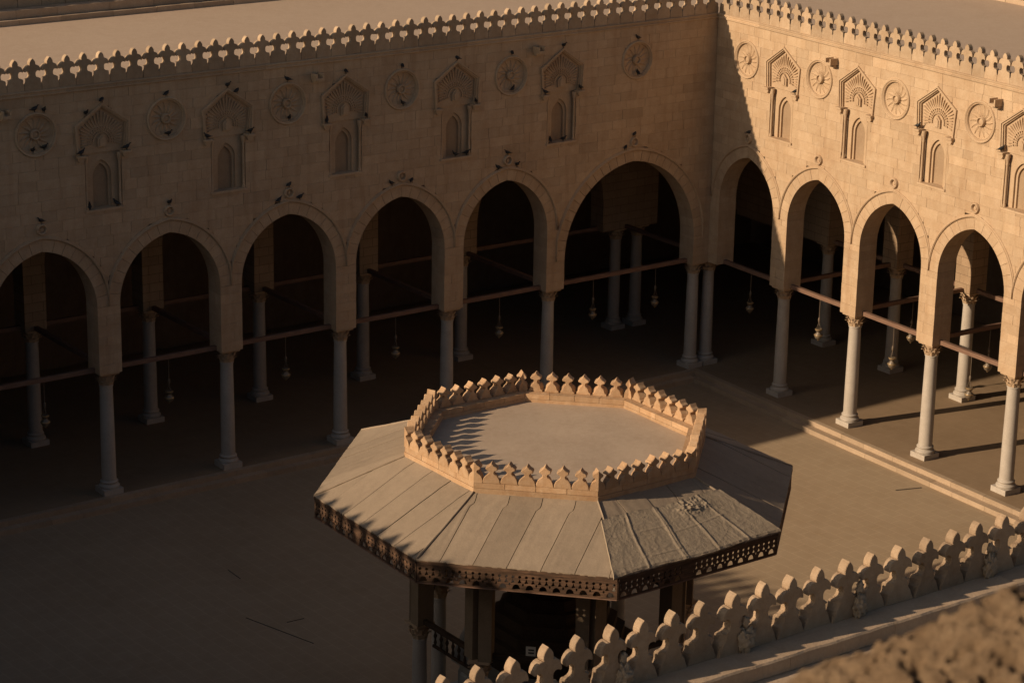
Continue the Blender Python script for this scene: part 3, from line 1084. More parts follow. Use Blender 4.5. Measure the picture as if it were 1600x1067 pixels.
for nm_, bx_, lb_ in (('outer_wall', (XD - 12, XD - 11, YC - 11, 11.9), 'outer wall closing the gallery on the western side'),
                     ('outer_wall', (XD - 10.9, 12, YC - 10.9, YC - 10), 'outer wall closing the gallery on the near side')):
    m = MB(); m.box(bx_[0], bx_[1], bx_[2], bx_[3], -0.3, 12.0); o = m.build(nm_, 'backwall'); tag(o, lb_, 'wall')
innerA = empty('inner_arcade_wall', (0, 4.95, 0), 0, 'inner arcade wall behind the shaded arcade, standing on its second row of columns', 'wall')
arI = [(-3.40, 2.73, 7.67, 4.72)] + [(-8.495 - 4 * i, 1.64, 7.68, 5.78) for i in range(8)] + [(3.4, 1.6, 7.68, 5.92), (8.3, 2.2, 7.68, 5.4)]
m = MB(); m.prism(wall_core(arI, XD, 11.8, 11.19, 0, 0, 0.0, HC), 0.0, 0.72); m.build('wall_core', 'inner', innerA)
o5 = toB(4.95, -4.6)
innerB = empty('inner_arcade_wall', (o5[0], o5[1], 0), EB - pi / 2, 'inner arcade wall behind the sunlit arcade, standing on its second row of columns', 'wall')
arJ = [(4.6 + 1.878 + 3.528 * i, 1.405, 7.75, 6.06) for i in range(10)]
m = MB(); m.prism(wall_core(arJ, 0, 42.8, 11.19, 0, 0, 0.0, HC), 0.0, 0.72); m.build('wall_core', 'inner', innerB)

# ------------------------------------------------------------------ columns
def column_meshes(h, s=1.0):
    P = {}
    m = MB(); m.prism([(-0.31 * s, 0), (0.31 * s, 0), (0.31 * s, 0.17), (-0.31 * s, 0.17)], -0.31 * s, 0.31 * s, 0.3)
    P['plinth'] = m.mesh('plinth', 'marble')
    m = MB()
    m.lathe([(0.29 * s, 0.168), (0.305 * s, 0.20), (0.305 * s, 0.235), (0.285 * s, 0.265), (0.25 * s, 0.275), (0.235 * s, 0.30), (0.245 * s, 0.325), (0.265 * s, 0.345), (0.265 * s, 0.37), (0.245 * s, 0.39), (0.225 * s, 0.40), (0.222 * s, 0.43)], 28)
    P['base'] = m.mesh('base', 'marble', 50)
    m = MB()
    prof = []
    for i in range(13):
        t = i / 12
        prof.append(((0.218 - 0.028 * t ** 1.6) * s, 0.425 + (h - 0.46 - 0.425) * t))
    prof += [(0.208 * s, h - 0.455), (0.212 * s, h - 0.435), (0.205 * s, h - 0.415), (0.19 * s, h - 0.41)]
    m.lathe(prof, 28)
    P['shaft'] = m.mesh('shaft', 'marble', 50)
    m = MB()
    m.lathe([(0.188 * s, h - 0.412), (0.19 * s, h - 0.30), (0.205 * s, h - 0.18), (0.25 * s, h - 0.07), (0.27 * s, h - 0.06)], 20)
    for row, (zb, hh, rr, n, ph) in enumerate(((h - 0.41, 0.17, 0.195, 8, 0), (h - 0.33, 0.21, 0.20, 8, pi / 8), (h - 0.20, 0.15, 0.235, 4, pi / 4))):
        for k in range(n):
            a = ph + 2 * pi * k / n
            wd = (0.072, 0.065, 0.07)[row] * s
            v = []; f = []
            for t, out, ww in ((0, 0.0, 0.8), (0.45, 0.015, 1.0), (0.75, 0.045, 0.9), (0.95, 0.10, 0.6), (0.90, 0.125, 0.3)):
                for q in (-1, 0, 1):
                    r_ = (rr * s + out * s * (1.25 if row == 2 else 1)) + (0.022 * s if q == 0 else 0)
                    aa = a + q * wd * ww / (rr * s)
                    v.append((r_ * cos(aa), r_ * sin(aa), zb + hh * t))
            for i in range(4):
                for j in range(2):
                    f.append((i * 3 + j, i * 3 + j + 1, i * 3 + j + 4, i * 3 + j + 3))
            m.add(v, f, 0)
    ab = 0.325 * s
    pts = []
    for k in range(4):
        a0 = pi / 4 + k * pi / 2
        c0 = (ab * 1.30 * cos(a0), ab * 1.30 * sin(a0))
        a1 = a0 + pi / 4
        pts += [c0, (ab * 0.86 * cos(a1), ab * 0.86 * sin(a1))]
    m.slab(pts, h - 0.065, h - 0.003)
    P['capital'] = m.mesh('capital', 'carved')
    return P
CM = column_meshes(HC)
def column(x, y, label, group, rz=0.0, P=CM, z=0.0, name='marble_column'):
    c = empty(name, (x, y, z), rz + jit(0.02), label, 'column', group)
    for k in ('plinth', 'base', 'shaft', 'capital'):
        inst(k, P[k], c, rz=(jit(3) if k == 'shaft' else 0))
    return c
random.seed(31)
gA = 'front columns of the shaded arcade'; gB = 'front columns of the sunlit arcade'
gA2 = 'inner columns of the shaded gallery'; gB2 = 'inner columns of the sunlit gallery'
xsA = [-6.495 - 4 * i for i in range(6)]
lab = ['shaded column right of the kiosk crest, carrying the near end of the wide corner arch',
       'shaded column mostly hidden behind the kiosk crest',
       'shaded column standing just above the left tip of the kiosk roof',
       'second front column from the left along the shaded arcade',
       'leftmost whole front column of the shaded arcade',
       'front column at the left picture edge of the shaded arcade']
for x, l in zip(xsA[:5], lab):
    column(x, 0.36, l, gA)
column(-0.33, 0.36, 'left one of the paired columns in the inner corner of the courtyard', gA)
column(0.38, 0.38, 'right one of the paired columns in the inner corner of the courtyard', gA)
labB = ['front column in shade nearest the corner under the sunlit wall', 'first fully sunlit front column from the corner',
        'second fully sunlit front column, in front of the sunlit inner column', 'front column at the right picture edge under the sunlit wall']
for j in range(4):
    x, y = toB(0.36, 3.6425 + 3.528 * j)
    column(x, y, labB[j], gB, EB)
for i, x in enumerate(xsA[1:5]):
    column(x, 5.31, 'inner column standing in shade, seen through the %s shaded arch from the left' % ORD[3 - i], gA2)
column(-6.495, 5.31, 'inner column seen beside the last narrow arch of the shaded arcade', gA2)
column(0.20, 5.31, 'left one of the paired inner columns seen through the wide corner arch', gA2)
column(1.18, 5.31, 'right one of the paired inner columns seen through the wide corner arch', gA2)
labJ = ['inner column seen through the first arch of the sunlit wall, deep in shade', 'inner column with a sunlit shaft and plinth seen through the third whole sunlit arch', 'inner column beyond the right edge of the sunlit gallery']
for j in range(3):
    x, y = toB(5.31, 3.6425 + 3.528 * j)
    column(x, y, labJ[j] if j else 'inner column seen through the second arch of the sunlit wall, deep in shade', gB2, EB)
x, y = toB(5.31, 0.1145)
column(x, y, 'inner column seen dimly through the arch nearest the corner of the sunlit wall', gB2, EB)

# ------------------------------------------------------------------ tie beams and lamps
def beam(p0, p1, label, group, z=3.83, t=0.065):
    a = Vector((p0[0], p0[1], z)); b = Vector((p1[0], p1[1], z))
    L = (b - a).length
    m = MB()
    n = 8
    v = []; f = []
    for i in range(n + 1):
        x = L * i / n
        s = 0.006 * sin(pi * i / n) * -1
        jx = jit(0.003)
        v += [(x, -t + jx, -t + s), (x, t + jx, -t + s), (x, t + jx, t + s), (x, -t + jx, t + s)]
    for i in range(n):
        for j in range(4):
            k = (j + 1) % 4
            f.append((i * 4 + j, (i + 1) * 4 + j, (i + 1) * 4 + k, i * 4 + k))
    f += [(0, 1, 2, 3), (n * 4 + 3, n * 4 + 2, n * 4 + 1, n * 4)]
    m.add(v, f)
    o = m.build('tie_beam', 'beam', None, a, atan2(b.y - a.y, b.x - a.x), fix=True)
    tag(o, label, 'beam', group)
    return o
def lamp_meshes():
    P = {}
    m = MB(); m.tube([(0, 0, 0), (0, 0, -0.62)], 0.010, 6); m.lathe([(0.012, -0.62), (0.035, -0.66), (0.04, -0.72), (0.03, -0.78), (0.012, -0.82)], 10)
    for k in range(3):
        a = 2 * pi * k / 3
        m.tube([(0.01 * cos(a), 0.01 * sin(a), -0.80), (0.085 * cos(a), 0.085 * sin(a), -1.03)], 0.007, 5)
    P['cable'] = m.mesh('cable', 'cable', 40)
    m = MB(); m.lathe([(0.10, -1.02), (0.115, -1.04), (0.10, -1.08), (0.06, -1.12), (0.065, -1.14), (0.13, -1.20), (0.135, -1.24), (0.11, -1.31), (0.06, -1.36), (0.03, -1.365)], 16)
    P['glass_bowl'] = m.mesh('glass_bowl', 'lampglass', 50)
    m = MB(); m.lathe([(0.10, -1.01), (0.118, -1.015), (0.122, -1.035), (0.116, -1.045), (0.1, -1.05)], 16, cap=False); P['brass_rim'] = m.mesh('brass_rim', 'brass', 50, True)
    m = MB(); m.lathe([(0.13, -1.20), (0.14, -1.205), (0.145, -1.22), (0.14, -1.235), (0.13, -1.24)], 16, cap=False); P['brass_band'] = m.mesh('brass_band', 'brass', 50, True)
    m = MB(); m.lathe([(0.05, -1.36), (0.03, -1.38), (0.012, -1.42)], 10); P['finial'] = m.mesh('finial', 'brass', 50, True)
    return P
LM = lamp_meshes()
def lamp(x, y, label, z=3.77):
    r = empty('hanging_lamp', (x, y, z), jit(3), label, 'lamp', 'lamps hung from the tie beams')
    for k in LM:
        inst(k, LM[k], r)
random.seed(41)
gT = 'wooden tie beams between the columns'
pxs = [-26.495, -22.495, -18.495, -14.495, -10.495, -6.495, -0.33]
nm = ['under the cut off leftmost shaded arch', 'under the second shaded arch from the left', 'under the third shaded arch from the left', 'under the fourth shaded arch from the left', 'under the fifth shaded arch from the left', 'under the wide corner arch']
for i in range(6):
    beam((pxs[i] + 0.2, 0.36), (pxs[i + 1] - 0.2, 0.36), 'front wooden tie beam ' + nm[i], gT)
    if i < 5:
        lamp((pxs[i] + pxs[i + 1]) / 2 + 0.05, 0.36, 'small glass lamp hanging ' + nm[i])
lamp(-4.63, 0.36, 'left one of the two lamps hanging under the wide corner arch')
lamp(-1.98, 0.36, 'right one of the two lamps hanging under the wide corner arch')
nmB = ['under the half shaded arch of the sunlit wall', 'under the first wholly sunlit arch', 'under the second wholly sunlit arch', 'under the third wholly sunlit arch', 'under the sunlit arch at the right picture edge']
ub = [0.1145 + 3.528 * i for i in range(6)]
for i in range(5):
    beam(toB(0.36, ub[i] + 0.2), toB(0.36, ub[i + 1] - 0.2), 'front wooden tie beam ' + nmB[i], gT)
    if i < 4:
        x, y = toB(0.36, (ub[i] + ub[i + 1]) / 2 + (0.03 if i < 3 else -0.05))
        lamp(x, y, 'small glass lamp hanging ' + nmB[i])
for i in range(5):
    beam((pxs[i + 1], 0.6), (pxs[i + 1], 5.0), 'dark cross beam behind the %s front shaded column from the left' % ORD[i], gT, 3.84)
    beam((pxs[i] + 0.2, 5.31), (pxs[i + 1] - 0.2, 5.31), 'dark tie beam of the inner row seen ' + nm[i], gT, 3.83)
beam((-6.3, 5.31), (0.0, 5.31), 'dark inner tie beam behind the wide corner arch', gT, 3.83)
beam((0.38, 0.75), (0.38, 5.0), 'dark cross beam from the paired corner columns to the inner row', gT, 3.84)
for i in range(4):
    beam(toB(0.62, ub[i + 1]), toB(5.0, ub[i + 1]), 'cross beam behind the %s front column of the sunlit wall' % ORD[i], gT, 3.84)
    beam(toB(5.31, ub[i] + 0.2), toB(5.31, ub[i + 1] - 0.2), 'tie beam of the inner row seen ' + nmB[i], gT, 3.83)
x, y = toB(2.8, ub[2] + 0.3)
lamp(*toB(2.8, ub[2]), 'small glass lamp hanging from the cross beam left of the third whole sunlit arch')
lamp(*toB(2.8, ub[3]), 'small glass lamp hanging from the cross beam seen in the third whole sunlit arch')

# ------------------------------------------------------------------ kiosk
KX, KY = -20.85, -19.14
def ov(k, R, z=None):
    a = radians(22.5 + 45 * k)
    p = (KX + R * cos(a), KY + R * sin(a))
    return p if z is None else (p[0], p[1], z)
EAVE_Z = 6.15
EAVE = {2: (-22.72, -13.78), 3: (-25.95, -16.89), 4: (-26.12, -21.26), 5: (-23.15, -24.36), 6: (-18.68, -24.30), 7: (-15.63, -21.39), 0: (-15.55, -16.95), 1: (-18.62, -13.80)}
kio = empty('ablution_kiosk', (0, 0, 0), 0, 'octagonal fountain kiosk with a sloping sheet roof and battlemented crest in the courtyard', 'kiosk')
random.seed(51)
def lerp(a, b, t):
    return tuple(x + (y - x) * t for x, y in zip(a, b))
R_K, Z_K = 3.98, 6.83
R_P, Z_P = 3.53, 7.00
# continuous boarding under the sheets
m = MB()
v = []
for k in range(8):
    v += [(*EAVE[k], EAVE_Z - 0.04), ov(k, R_K, Z_K - 0.045), ov(k, R_P, Z_P - 0.045)]
f = []
for k in range(8):
    a = k * 3; b = ((k + 1) % 8) * 3
    f += [(a, b, b + 1, a + 1), (a + 1, b + 1, b + 2, a + 2)]
m.add(v, f)
m.build('roof_boarding', 'lead', kio)
m = MB()
v = []
for k in range(8):
    v += [(*lerp(EAVE[k], (KX, KY), 0.02), EAVE_Z - 0.12), ov(k, 3.4, 6.55)]
f = [(k * 2, k * 2 + 1, ((k + 1) % 8) * 2 + 1, ((k + 1) % 8) * 2) for k in range(8)]
m.add(v, f)
m.build('eave_soffit', 'darkwood', kio)
def skirt_point(k, u, w):
    """point on the skirt of side k: u metres along the eave, w 0..1 eave to kink, 1..2 kink to parapet"""
    k2 = (k + 1) % 8
    e0 = Vector((*EAVE[k], EAVE_Z)); e1 = Vector((*EAVE[k2], EAVE_Z))
    if w <= 1:
        a_, b_ = e0.lerp(Vector(ov(k, R_K, Z_K)), w), e1.lerp(Vector(ov(k2, R_K, Z_K)), w)
    else:
        a_ = Vector(ov(k, R_K, Z_K)).lerp(Vector(ov(k, R_P, Z_P)), w - 1); b_ = Vector(ov(k2, R_K, Z_K)).lerp(Vector(ov(k2, R_P, Z_P)), w - 1)
    d = (e1 - e0).normalized()
    uL = (a_ - e0).dot(d); uR = (b_ - e0).dot(d)
    return a_, b_, uL, uR
def sheet_strip(k, c0, c1, slant):
    """one length of roofing, laid up the slope and cut off along the hips"""
    lift = random.uniform(0.004, 0.016); tilt = jit(0.010)
    prof = [j / 14 for j in range(15)] + [1.2, 1.4, 1.6, 1.8, 2.0]
    nu = 12
    rows = []
    for w in prof:
        a_, b_, uL, uR = skirt_point(k, 0, w)
        lo = max(uL + 0.004, c0 + slant * min(w, 1.25) + 0.008); hi = min(uR - 0.004, c1 + slant * min(w, 1.25) - 0.008)
        if hi - lo < 0.006:
            if rows:
                break
            continue
        row = []
        for c_ in range(nu + 1):
            u = lo + (hi - lo) * c_ / nu
            P_ = a_.lerp(b_, (u - uL) / (uR - uL))
            if w == 0:
                P_ += (P_ - Vector((KX, KY, P_.z))).normalized() * (0.03 + jit(0.006))
            s_ = u - slant * w
            P_.z += lift + tilt * (s_ - c0) + 0.010 * noise.noise(P_ * 1.5) + 0.010 * noise.noise((s_ * 13.0, k * 7.0, w * 0.5)) + 0.003 * noise.noise(P_ * 6.0)
            row.append(P_)
        rows.append(row)
    if len(rows) < 3:
        return
    n1 = nu + 1; nr = len(rows)
    v = [tuple(p) for r_ in rows for p in r_]
    top = len(v)
    f = [(r_ * n1 + c_, r_ * n1 + c_ + 1, (r_ + 1) * n1 + c_ + 1, (r_ + 1) * n1 + c_) for r_ in range(nr - 1) for c_ in range(nu)]
    v += [(p[0], p[1], p[2] - 0.03) for p in v]
    border = list(range(n1)) + [r_ * n1 + nu for r_ in range(1, nr)] + [(nr - 1) * n1 + c_ for c_ in range(nu - 1, -1, -1)] + [r_ * n1 for r_ in range(nr - 2, 0, -1)]
    for a, b in zip(border, border[1:] + border[:1]):
        f.append((b, a, a + top, b + top))
    q = MB(); q.add(v, f, jit(1))
    q.build('roof_sheet', 'sheet', kio, smooth=50, fix=True)
for k in range(8):
    L = (Vector(EAVE[(k + 1) % 8]) - Vector(EAVE[k])).length
    sl_ = 0.33 if k == 4 else jit(0.08)
    c0 = -0.22 if k == 4 else -0.1
    c0 -= 0.72 if sl_ > 0 else 0
    while c0 < L + 0.6:
        sheet_strip(k, c0, c0 + 0.72, sl_)
        c0 += 0.72
# hip caps along the ridges of the skirt
for k in range(8):
    m = MB()
    a = Vector((*EAVE[k], EAVE_Z + 0.02)); b = Vector(ov(k, R_K, Z_K + 0.012)); c_ = Vector(ov(k, R_P + 0.02, Z_P + 0.012))
    path = [a.lerp(b, t / 6) + Vector((0, 0, jit(0.004))) for t in range(7)] + [b.lerp(c_, 0.5), c_]
    m.tube(path, 0.026, 6)
    m.build('hip_roll', 'sheet', kio, smooth=60)
# eave boards and pierced valances
def pierced_board(name, L, top, bot, mat, kio, p0, ang, seed):
    cu = bpy.data.curves.new(name, 'CURVE')
    cu.dimensions = '2D'; cu.fill_mode = 'BOTH'; cu.extrude = 0.012
    rnd = random.Random(seed)
    def poly(pts):
        sp = cu.splines.new('POLY'); sp.points.add(len(pts) - 1)
        for p, q in zip(sp.points, pts):
            p.co = (q[0], q[1], 0, 1)
        sp.use_cyclic_u = True
    poly([(0, top), (0, bot), (L, bot), (L, top)])
    n = int(round(L / 0.29)); w = L / n
    H = top - bot
    for i in range(n):
        if rnd.random() < 0.03:
            continue
        x0 = i * w
        for j in (0.25, 0.75):
            cx = x0 + w * j
            poly([(cx + 0.034 * cos(2 * pi * t / 9), top - 0.30 * H + 0.034 * sin(2 * pi * t / 9)) for t in range(9)])
            poly([(cx - 0.012, top - 0.40 * H), (cx + 0.012, top - 0.40 * H), (cx + 0.014, top - 0.47 * H), (cx + 0.040, top - 0.56 * H), (cx + 0.030, top - 0.60 * H), (cx - 0.030, top - 0.60 * H), (cx - 0.040, top - 0.56 * H), (cx - 0.014, top - 0.47 * H)])
        cx = x0 + w * 0.5
        poly([(cx + 0.085 * cos(pi * t / 8), bot + 0.045 + 0.115 * sin(pi * t / 8)) for t in range(9)])
        cx = x0
        if i:
            poly([(cx + 0.022 * cos(2 * pi * t / 6), bot + 0.155 + 0.035 * sin(2 * pi * t / 6)) for t in range(6)])
    tmp = bpy.data.objects.new('tmp_curve', cu)
    COL.objects.link(tmp)
    dg = bpy.context.evaluated_depsgraph_get()
    me = bpy.data.meshes.new_from_object(tmp.evaluated_get(dg))
    bpy.data.objects.remove(tmp); bpy.data.curves.remove(cu)
    me.name = name
    me.materials.clear(); me.materials.append(M[mat])
    o = inst(name, me, kio)
    o.rotation_euler = (pi / 2, 0, ang)
    o.location = p0
    return o
for k in range(8):
    k2 = (k + 1) % 8
    a = Vector((*EAVE[k], 0)); b = Vector((*EAVE[k2], 0))
    d = b - a; L = d.length
    ang = atan2(d.y, d.x)
    nrm = Vector((d.y, -d.x, 0)).normalized()
    p = a + nrm * 0.0
    pierced_board('valance', L - 0.012, -0.055, -0.52, 'valance', kio, (p.x + d.x / L * .006, p.y + d.y / L * .006, EAVE_Z), ang, k)
    m = MB(); m.box(0.01, L - 0.01, -0.03, 0.03, -0.10, -0.015)
    m.build('eave_board', 'valance', kio, (a.x, a.y, EAVE_Z), ang)
    m = MB(); m.box(0.012, L - 0.012, -0.017, 0.024, -0.535, -0.512)
    m.build('valance_rail', 'beam', kio, (a.x, a.y, EAVE_Z), ang)
# crest: parapet walls, merlons, deck
R_O, R_I = 3.557, 3.13
for k in range(8):
    k2 = (k + 1) % 8
    m = MB()
    m.slab([ov(k, R_O), ov(k2, R_O), ov(k2, R_I), ov(k, R_I)], 6.60, 7.105, jit(1))
    m.build('parapet_base', 'red', kio)
    a = ov(k, R_O - 0.012); b = ov(k2, R_O - 0.012); c_ = ov(k2, R_I); d_ = ov(k, R_I)
    nst = 4
    for i in range(nst):
        t0, t1 = i / nst + 0.002, (i + 1) / nst - 0.002
        m = MB(); m.slab([lerp(a, b, t0), lerp(a, b, t1), lerp(d_, c_, 1 and t1), lerp(d_, c_, t0)], 7.112, 7.235 + jit(0.004), jit(1))
        m.build('coping_stone', 'red', kio)
def kmerlon_profile(w):
    s = w / 0.389
    half = [(0.0, 0.475), (0.030, 0.44), (0.060, 0.405), (0.090, 0.385), (0.118, 0.370), (0.133, 0.342), (0.123, 0.312), (0.097, 0.300), (0.070, 0.288),
            (0.056, 0.262), (0.060, 0.236), (0.085, 0.212), (0.120, 0.192), (0.150, 0.162), (0.172, 0.122), (0.186, 0.08), (0.1925, 0.05), (0.1925, 0.0)]
    r = [(x * s, z) for x, z in half]
    return r[::-1] + [(-x, z) for x, z in r[1:]]
KM = [merlon_mesh('merlon', kmerlon_profile(0.385), 0.20, 'red', 60 + s, 0.014, splay=lambda x, z: x * (0.70 if 0.06 < z < 0.30 else 0.88 if z <= 0.06 else 1.0)) for s in range(6)]
side = 2 * R_O * sin(radians(22.5))
stp = side / 7.0
for k in range(8):
    k2 = (k + 1) % 8
    a = Vector((*ov(k, R_O), 7.232)); b = Vector((*ov(k2, R_O), 7.232))
    d = (b - a).normalized()
    ang = atan2(d.y, d.x)
    for i in range(1, 7):
        p = a + d * stp * i
        o = inst('merlon', random.choice(KM), kio, (p.x, p.y, p.z + jit(0.004) - 0.003), ang + jit(0.03))
        o.scale = (1, 1, 1 + jit(0.04))
    # corner merlon: two halves bent round the vertex
    prof = kmerlon_profile(0.385)
    hf = [(x, z) for x, z in prof if x <= 1e-6]
    hf = hf + [(0, 0)]
    kp = (k - 1) % 8
    a2 = Vector((*ov(kp, R_O), 7.232)); dp = (a - a2).normalized()
    m = MB()
    for dr in (d, -dp):
        inn = (Vector((KX, KY, 0)) - Vector((a.x, a.y, 0))).normalized() * (0.20 / cos(radians(22.5)))
        nn = Vector((-dr.y, dr.x, 0)) * 0.20
        if nn.dot(inn) < 0:
            nn = -nn
        n = len(hf)
        v = []
        for x, z in hf:
            v.append(tuple(a + dr * (-x) + Vector((0, 0, z))))
        for x, z in hf:
            t = min(1, -x / 0.19)
            off = inn * (1 - t) + nn * t
            v.append(tuple(a + dr * (-x) + off + Vector((0, 0, z))))
        f = [tuple(range(n)), tuple(n + i for i in reversed(range(n)))] + [(i, n + i, n + (i + 1) % n, (i + 1) % n) for i in range(n)]
        m.add(v, f, 0.2)
    m.build('corner_merlon', 'red', kio, fix=True)
m = MB()
nseg = 26
v = []; f = []
for i in range(nseg + 1):
    for j in range(nseg + 1):
        x = -3.3 + 6.6 * i / nseg; y = -3.3 + 6.6 * j / nseg
        v.append((KX + x, KY + y, 7.03 + 0.02 * noise.noise((x * 0.7, y * 0.7, 2)) + 0.006 * noise.noise((x * 3, y * 3, 5))))
ap = R_I * cos(radians(22.5)) + 0.12
for i in range(nseg):
    for j in range(nseg):
        cx = -3.3 + 6.6 * (i + .5) / nseg; cy = -3.3 + 6.6 * (j + .5) / nseg
        if max(abs(cx), abs(cy), (abs(cx) + abs(cy)) / sqrt(2)) < ap + 0.10:
            a = i * (nseg + 1) + j
            f.append((a, a + nseg + 1, a + nseg + 2, a + 1))
m.add(v, f)
m.build('deck', 'deck', kio, smooth=60)
# arcaded drum on columns
R_S = 3.22
KCM = column_meshes(3.25, 0.85)
for k in range(8):
    k2 = (k + 1) % 8
    a = Vector((*ov(k, R_S), 0)); b = Vector((*ov(k2, R_S), 0))
    d = b - a; L = d.length; ang = atan2(d.y, d.x)
    e, r = arch_par(L / 2 - 0.30, 5.75, 4.45)
    pts = [(0, 2.95)] + [(0, 6.62), (L, 6.62), (L, 2.95), (L - 0.30, 2.95)] + arch_pts(L / 2, L / 2 - 0.30, 4.45, e, r, 0, n=10)[::-1] + [(0.30, 2.95)]
    m = MB(); m.prism(pts, -0.20 + 0.001 * k, 0.24)
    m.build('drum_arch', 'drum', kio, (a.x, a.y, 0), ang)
    m = MB(); m.box(0.1, L - 0.1, -0.05, 0.05, 2.98, 3.09)
    m.build('tie_bar', 'darkwood', kio, (a.x, a.y, 0), ang)
    # turned baluster screen under one arch only
    if k == 3:
        m = MB(); m.box(0.2, L - 0.2, -0.03, 0.03, 2.10, 2.16); m.box(0.2, L - 0.2, -0.03, 0.03, 2.55, 2.61)
        m.build('screen_rail', 'darkwood', kio, (a.x * 0.92 + KX * 0.08, a.y * 0.92 + KY * 0.08, 0.25), ang)
        m = MB()
        for i in range(9):
            x = 0.28 + (L - 0.56) * i / 8
            m.lathe([(0.022, 2.16), (0.04, 2.24), (0.02, 2.32), (0.045, 2.40), (0.02, 2.48), (0.03, 2.55)], 6, x, 0)
        m.build('balusters', 'darkwood', kio, (a.x * 0.92 + KX * 0.08, a.y * 0.92 + KY * 0.08, 0.25), ang)
    cm = inst('support_column', KCM['shaft'], kio, (a.x * 0.985 + KX * .015, a.y * 0.985 + KY * .015, -0.30), ang)
    for q in ('plinth', 'base', 'capital'):
        inst(q, KCM[q], cm)
m = MB()
m.lathe([(3.75, -0.30), (3.75, -0.14), (3.70, -0.12), (0.5, -0.12)], 8, KX, KY, phase=radians(22.5))
m.build('kiosk_plinth', 'greenmarble', kio)
m = MB()
m.lathe([(2.35, -0.12), (2.35, 0.05), (2.25, 0.10), (2.22, 1.75), (2.30, 1.82), (2.42, 1.88), (2.42, 1.98), (2.2, 2.0), (2.0, 2.0)], 8, KX, KY, phase=radians(22.5))
m.build('basin', 'greenmarble', kio)
for k in range(8):
    a = Vector((*ov(k, 2.24), 0)); b = Vector((*ov((k + 1) % 8, 2.24), 0))
    d = b - a; L = d.length
    for i in range(2):
        m = MB(); m.prism([(0.1 + i * L / 2 - i * 0.04, 0.25), (L / 2 - 0.06 + i * L / 2 - i * 0.04, 0.25), (L / 2 - 0.06 + i * L / 2 - i * .04, 1.6), (0.1 + i * L / 2 - i * .04, 1.6)], -0.035, 0.02, jit(1), 0.03)
        m.build('basin_panel', 'greenmarble', kio, (a.x, a.y, 0), atan2(d.y, d.x))
m = MB()
prof = []
for i in range(9):
    r0 = 1.95 - i * 0.19; z0 = 2.0 + i * 0.26
    prof += [(r0, z0), (r0, z0 + 0.26)]
m.lathe(prof, 8, KX, KY, phase=radians(22.5))
m.build('stepped_canopy', 'darkwood', kio)
# loose cloth laid over one face of the roof
def cloth_cover():
    k, k2 = 5, 6
    e0, e1 = Vector((*EAVE[k], EAVE_Z)), Vector((*EAVE[k2], EAVE_Z))
    q0, q1 = Vector(ov(k, R_K, Z_K)), Vector(ov(k2, R_K, Z_K))
    nu, nw = 170, 90
    nrm = ((e1 - e0).cross(q0 - e0)).normalized()
    if nrm.z < 0:
        nrm = -nrm
    v = []; f = []
    for j in range(nw + 1):
        for i in range(nu + 1):
            t = i / nu; w = j / nw
            tt = -0.03 + 1.05 * t
            ww = -0.015 + 0.93 * w + 0.02 * sin(t * 9)
            P_ = (e0.lerp(e1, tt)).lerp(q0.lerp(q1, tt), ww)
            h = 0.045
            uu = t * 4.5; zz = w * 1.7
            # wandering creases
            cr = abs(noise.noise((uu * 1.3 + 0.5 * zz, zz * 0.9, 1.3)))
            h += 0.004 * (1 - min(1, cr * 16))
            cr = abs(noise.noise((uu * 0.9, zz * 2.6 - uu * 0.5, 7.3)))
            h += 0.005 * (1 - min(1, cr * 22))
            cr = abs(noise.noise((uu * 2.6 + zz, zz * 4.1 + uu * 0.7, 17.0)))
            h += 0.003 * (1 - min(1, cr * 12))
            cr = abs(noise.noise((uu * 6.0, zz * 1.6, 23.0)))
            h += 0.003 * (1 - min(1, cr * 7))
            h += 0.0025 * noise.noise((uu * 14.0 + zz * 2.0, zz * 0.8, 31.0))
            for c_, t0_, t1_ in ((0.50, 0.45, 0.82), (0.62, 0.24, 0.44), (0.17, 0.24, 0.42)):
                if t0_ < t < t1_:
                    h += 0.012 * math.exp(-((w - c_ - 0.1 * (t - t0_)) / 0.010) ** 2)
            h += 0.005 * noise.noise((uu * 2.0, zz * 3.0, 3.0)) + 0.002 * noise.noise((uu * 9, zz * 9, 4.0))
            # laps between the lengths of cloth
            for s_ in (0.20, 0.42, 0.435, 0.62, 0.80):
                dd = t - s_ - 0.006 * sin(w * 5 + s_ * 9)
                h += 0.020 * math.exp(-(dd / 0.006) ** 2)
            # rumpled patch near the top
            q = math.exp(-(((t - 0.68) / 0.11) ** 2 + ((w - 0.84) / 0.14) ** 2))
            h += q * (0.03 + 0.05 * noise.noise((uu * 8, zz * 8, 8.0)) + 0.09 * abs(noise.noise((uu * 9, zz * 13, 2.0))))
            edge = min(t, 1 - t, w, 1 - w)
            h += 0.02 * math.exp(-edge / 0.02) * (0.5 + noise.noise((uu * 4, zz * 4, 11)))
            if w < 0.02:
                P_ += Vector((0, 0, -0.03))
            v.append(tuple(P_ + nrm * h))
    n1 = nu + 1
    for j in range(nw):
        for i in range(nu):
            a = j * n1 + i
            f.append((a, a + 1, a + n1 + 1, a + n1))
    m = MB(); m.add(v, f)
    # hem turned down so that the cloth has thickness
    top = len(v)
    border = list(range(n1)) + [r_ * n1 + nu for r_ in range(1, nw + 1)] + [nw * n1 + c_ for c_ in range(nu - 1, -1, -1)] + [r_ * n1 for r_ in range(nw - 1, 0, -1)]
    bv = [tuple(Vector(v[i]) - nrm * 0.05) for i in border]
    m.v += bv; m.t += [0.0] * len(bv)
    for i in range(len(border)):
        j = (i + 1) % len(border)
        m.f.append((border[j], border[i], top + i, top + j))
    o = m.build('cloth_cover', 'tarp', None, smooth=60, fix=True)
    tag(o, 'wrinkled grey cloth laid over the front right face of the kiosk roof', 'cloth')
cloth_cover()
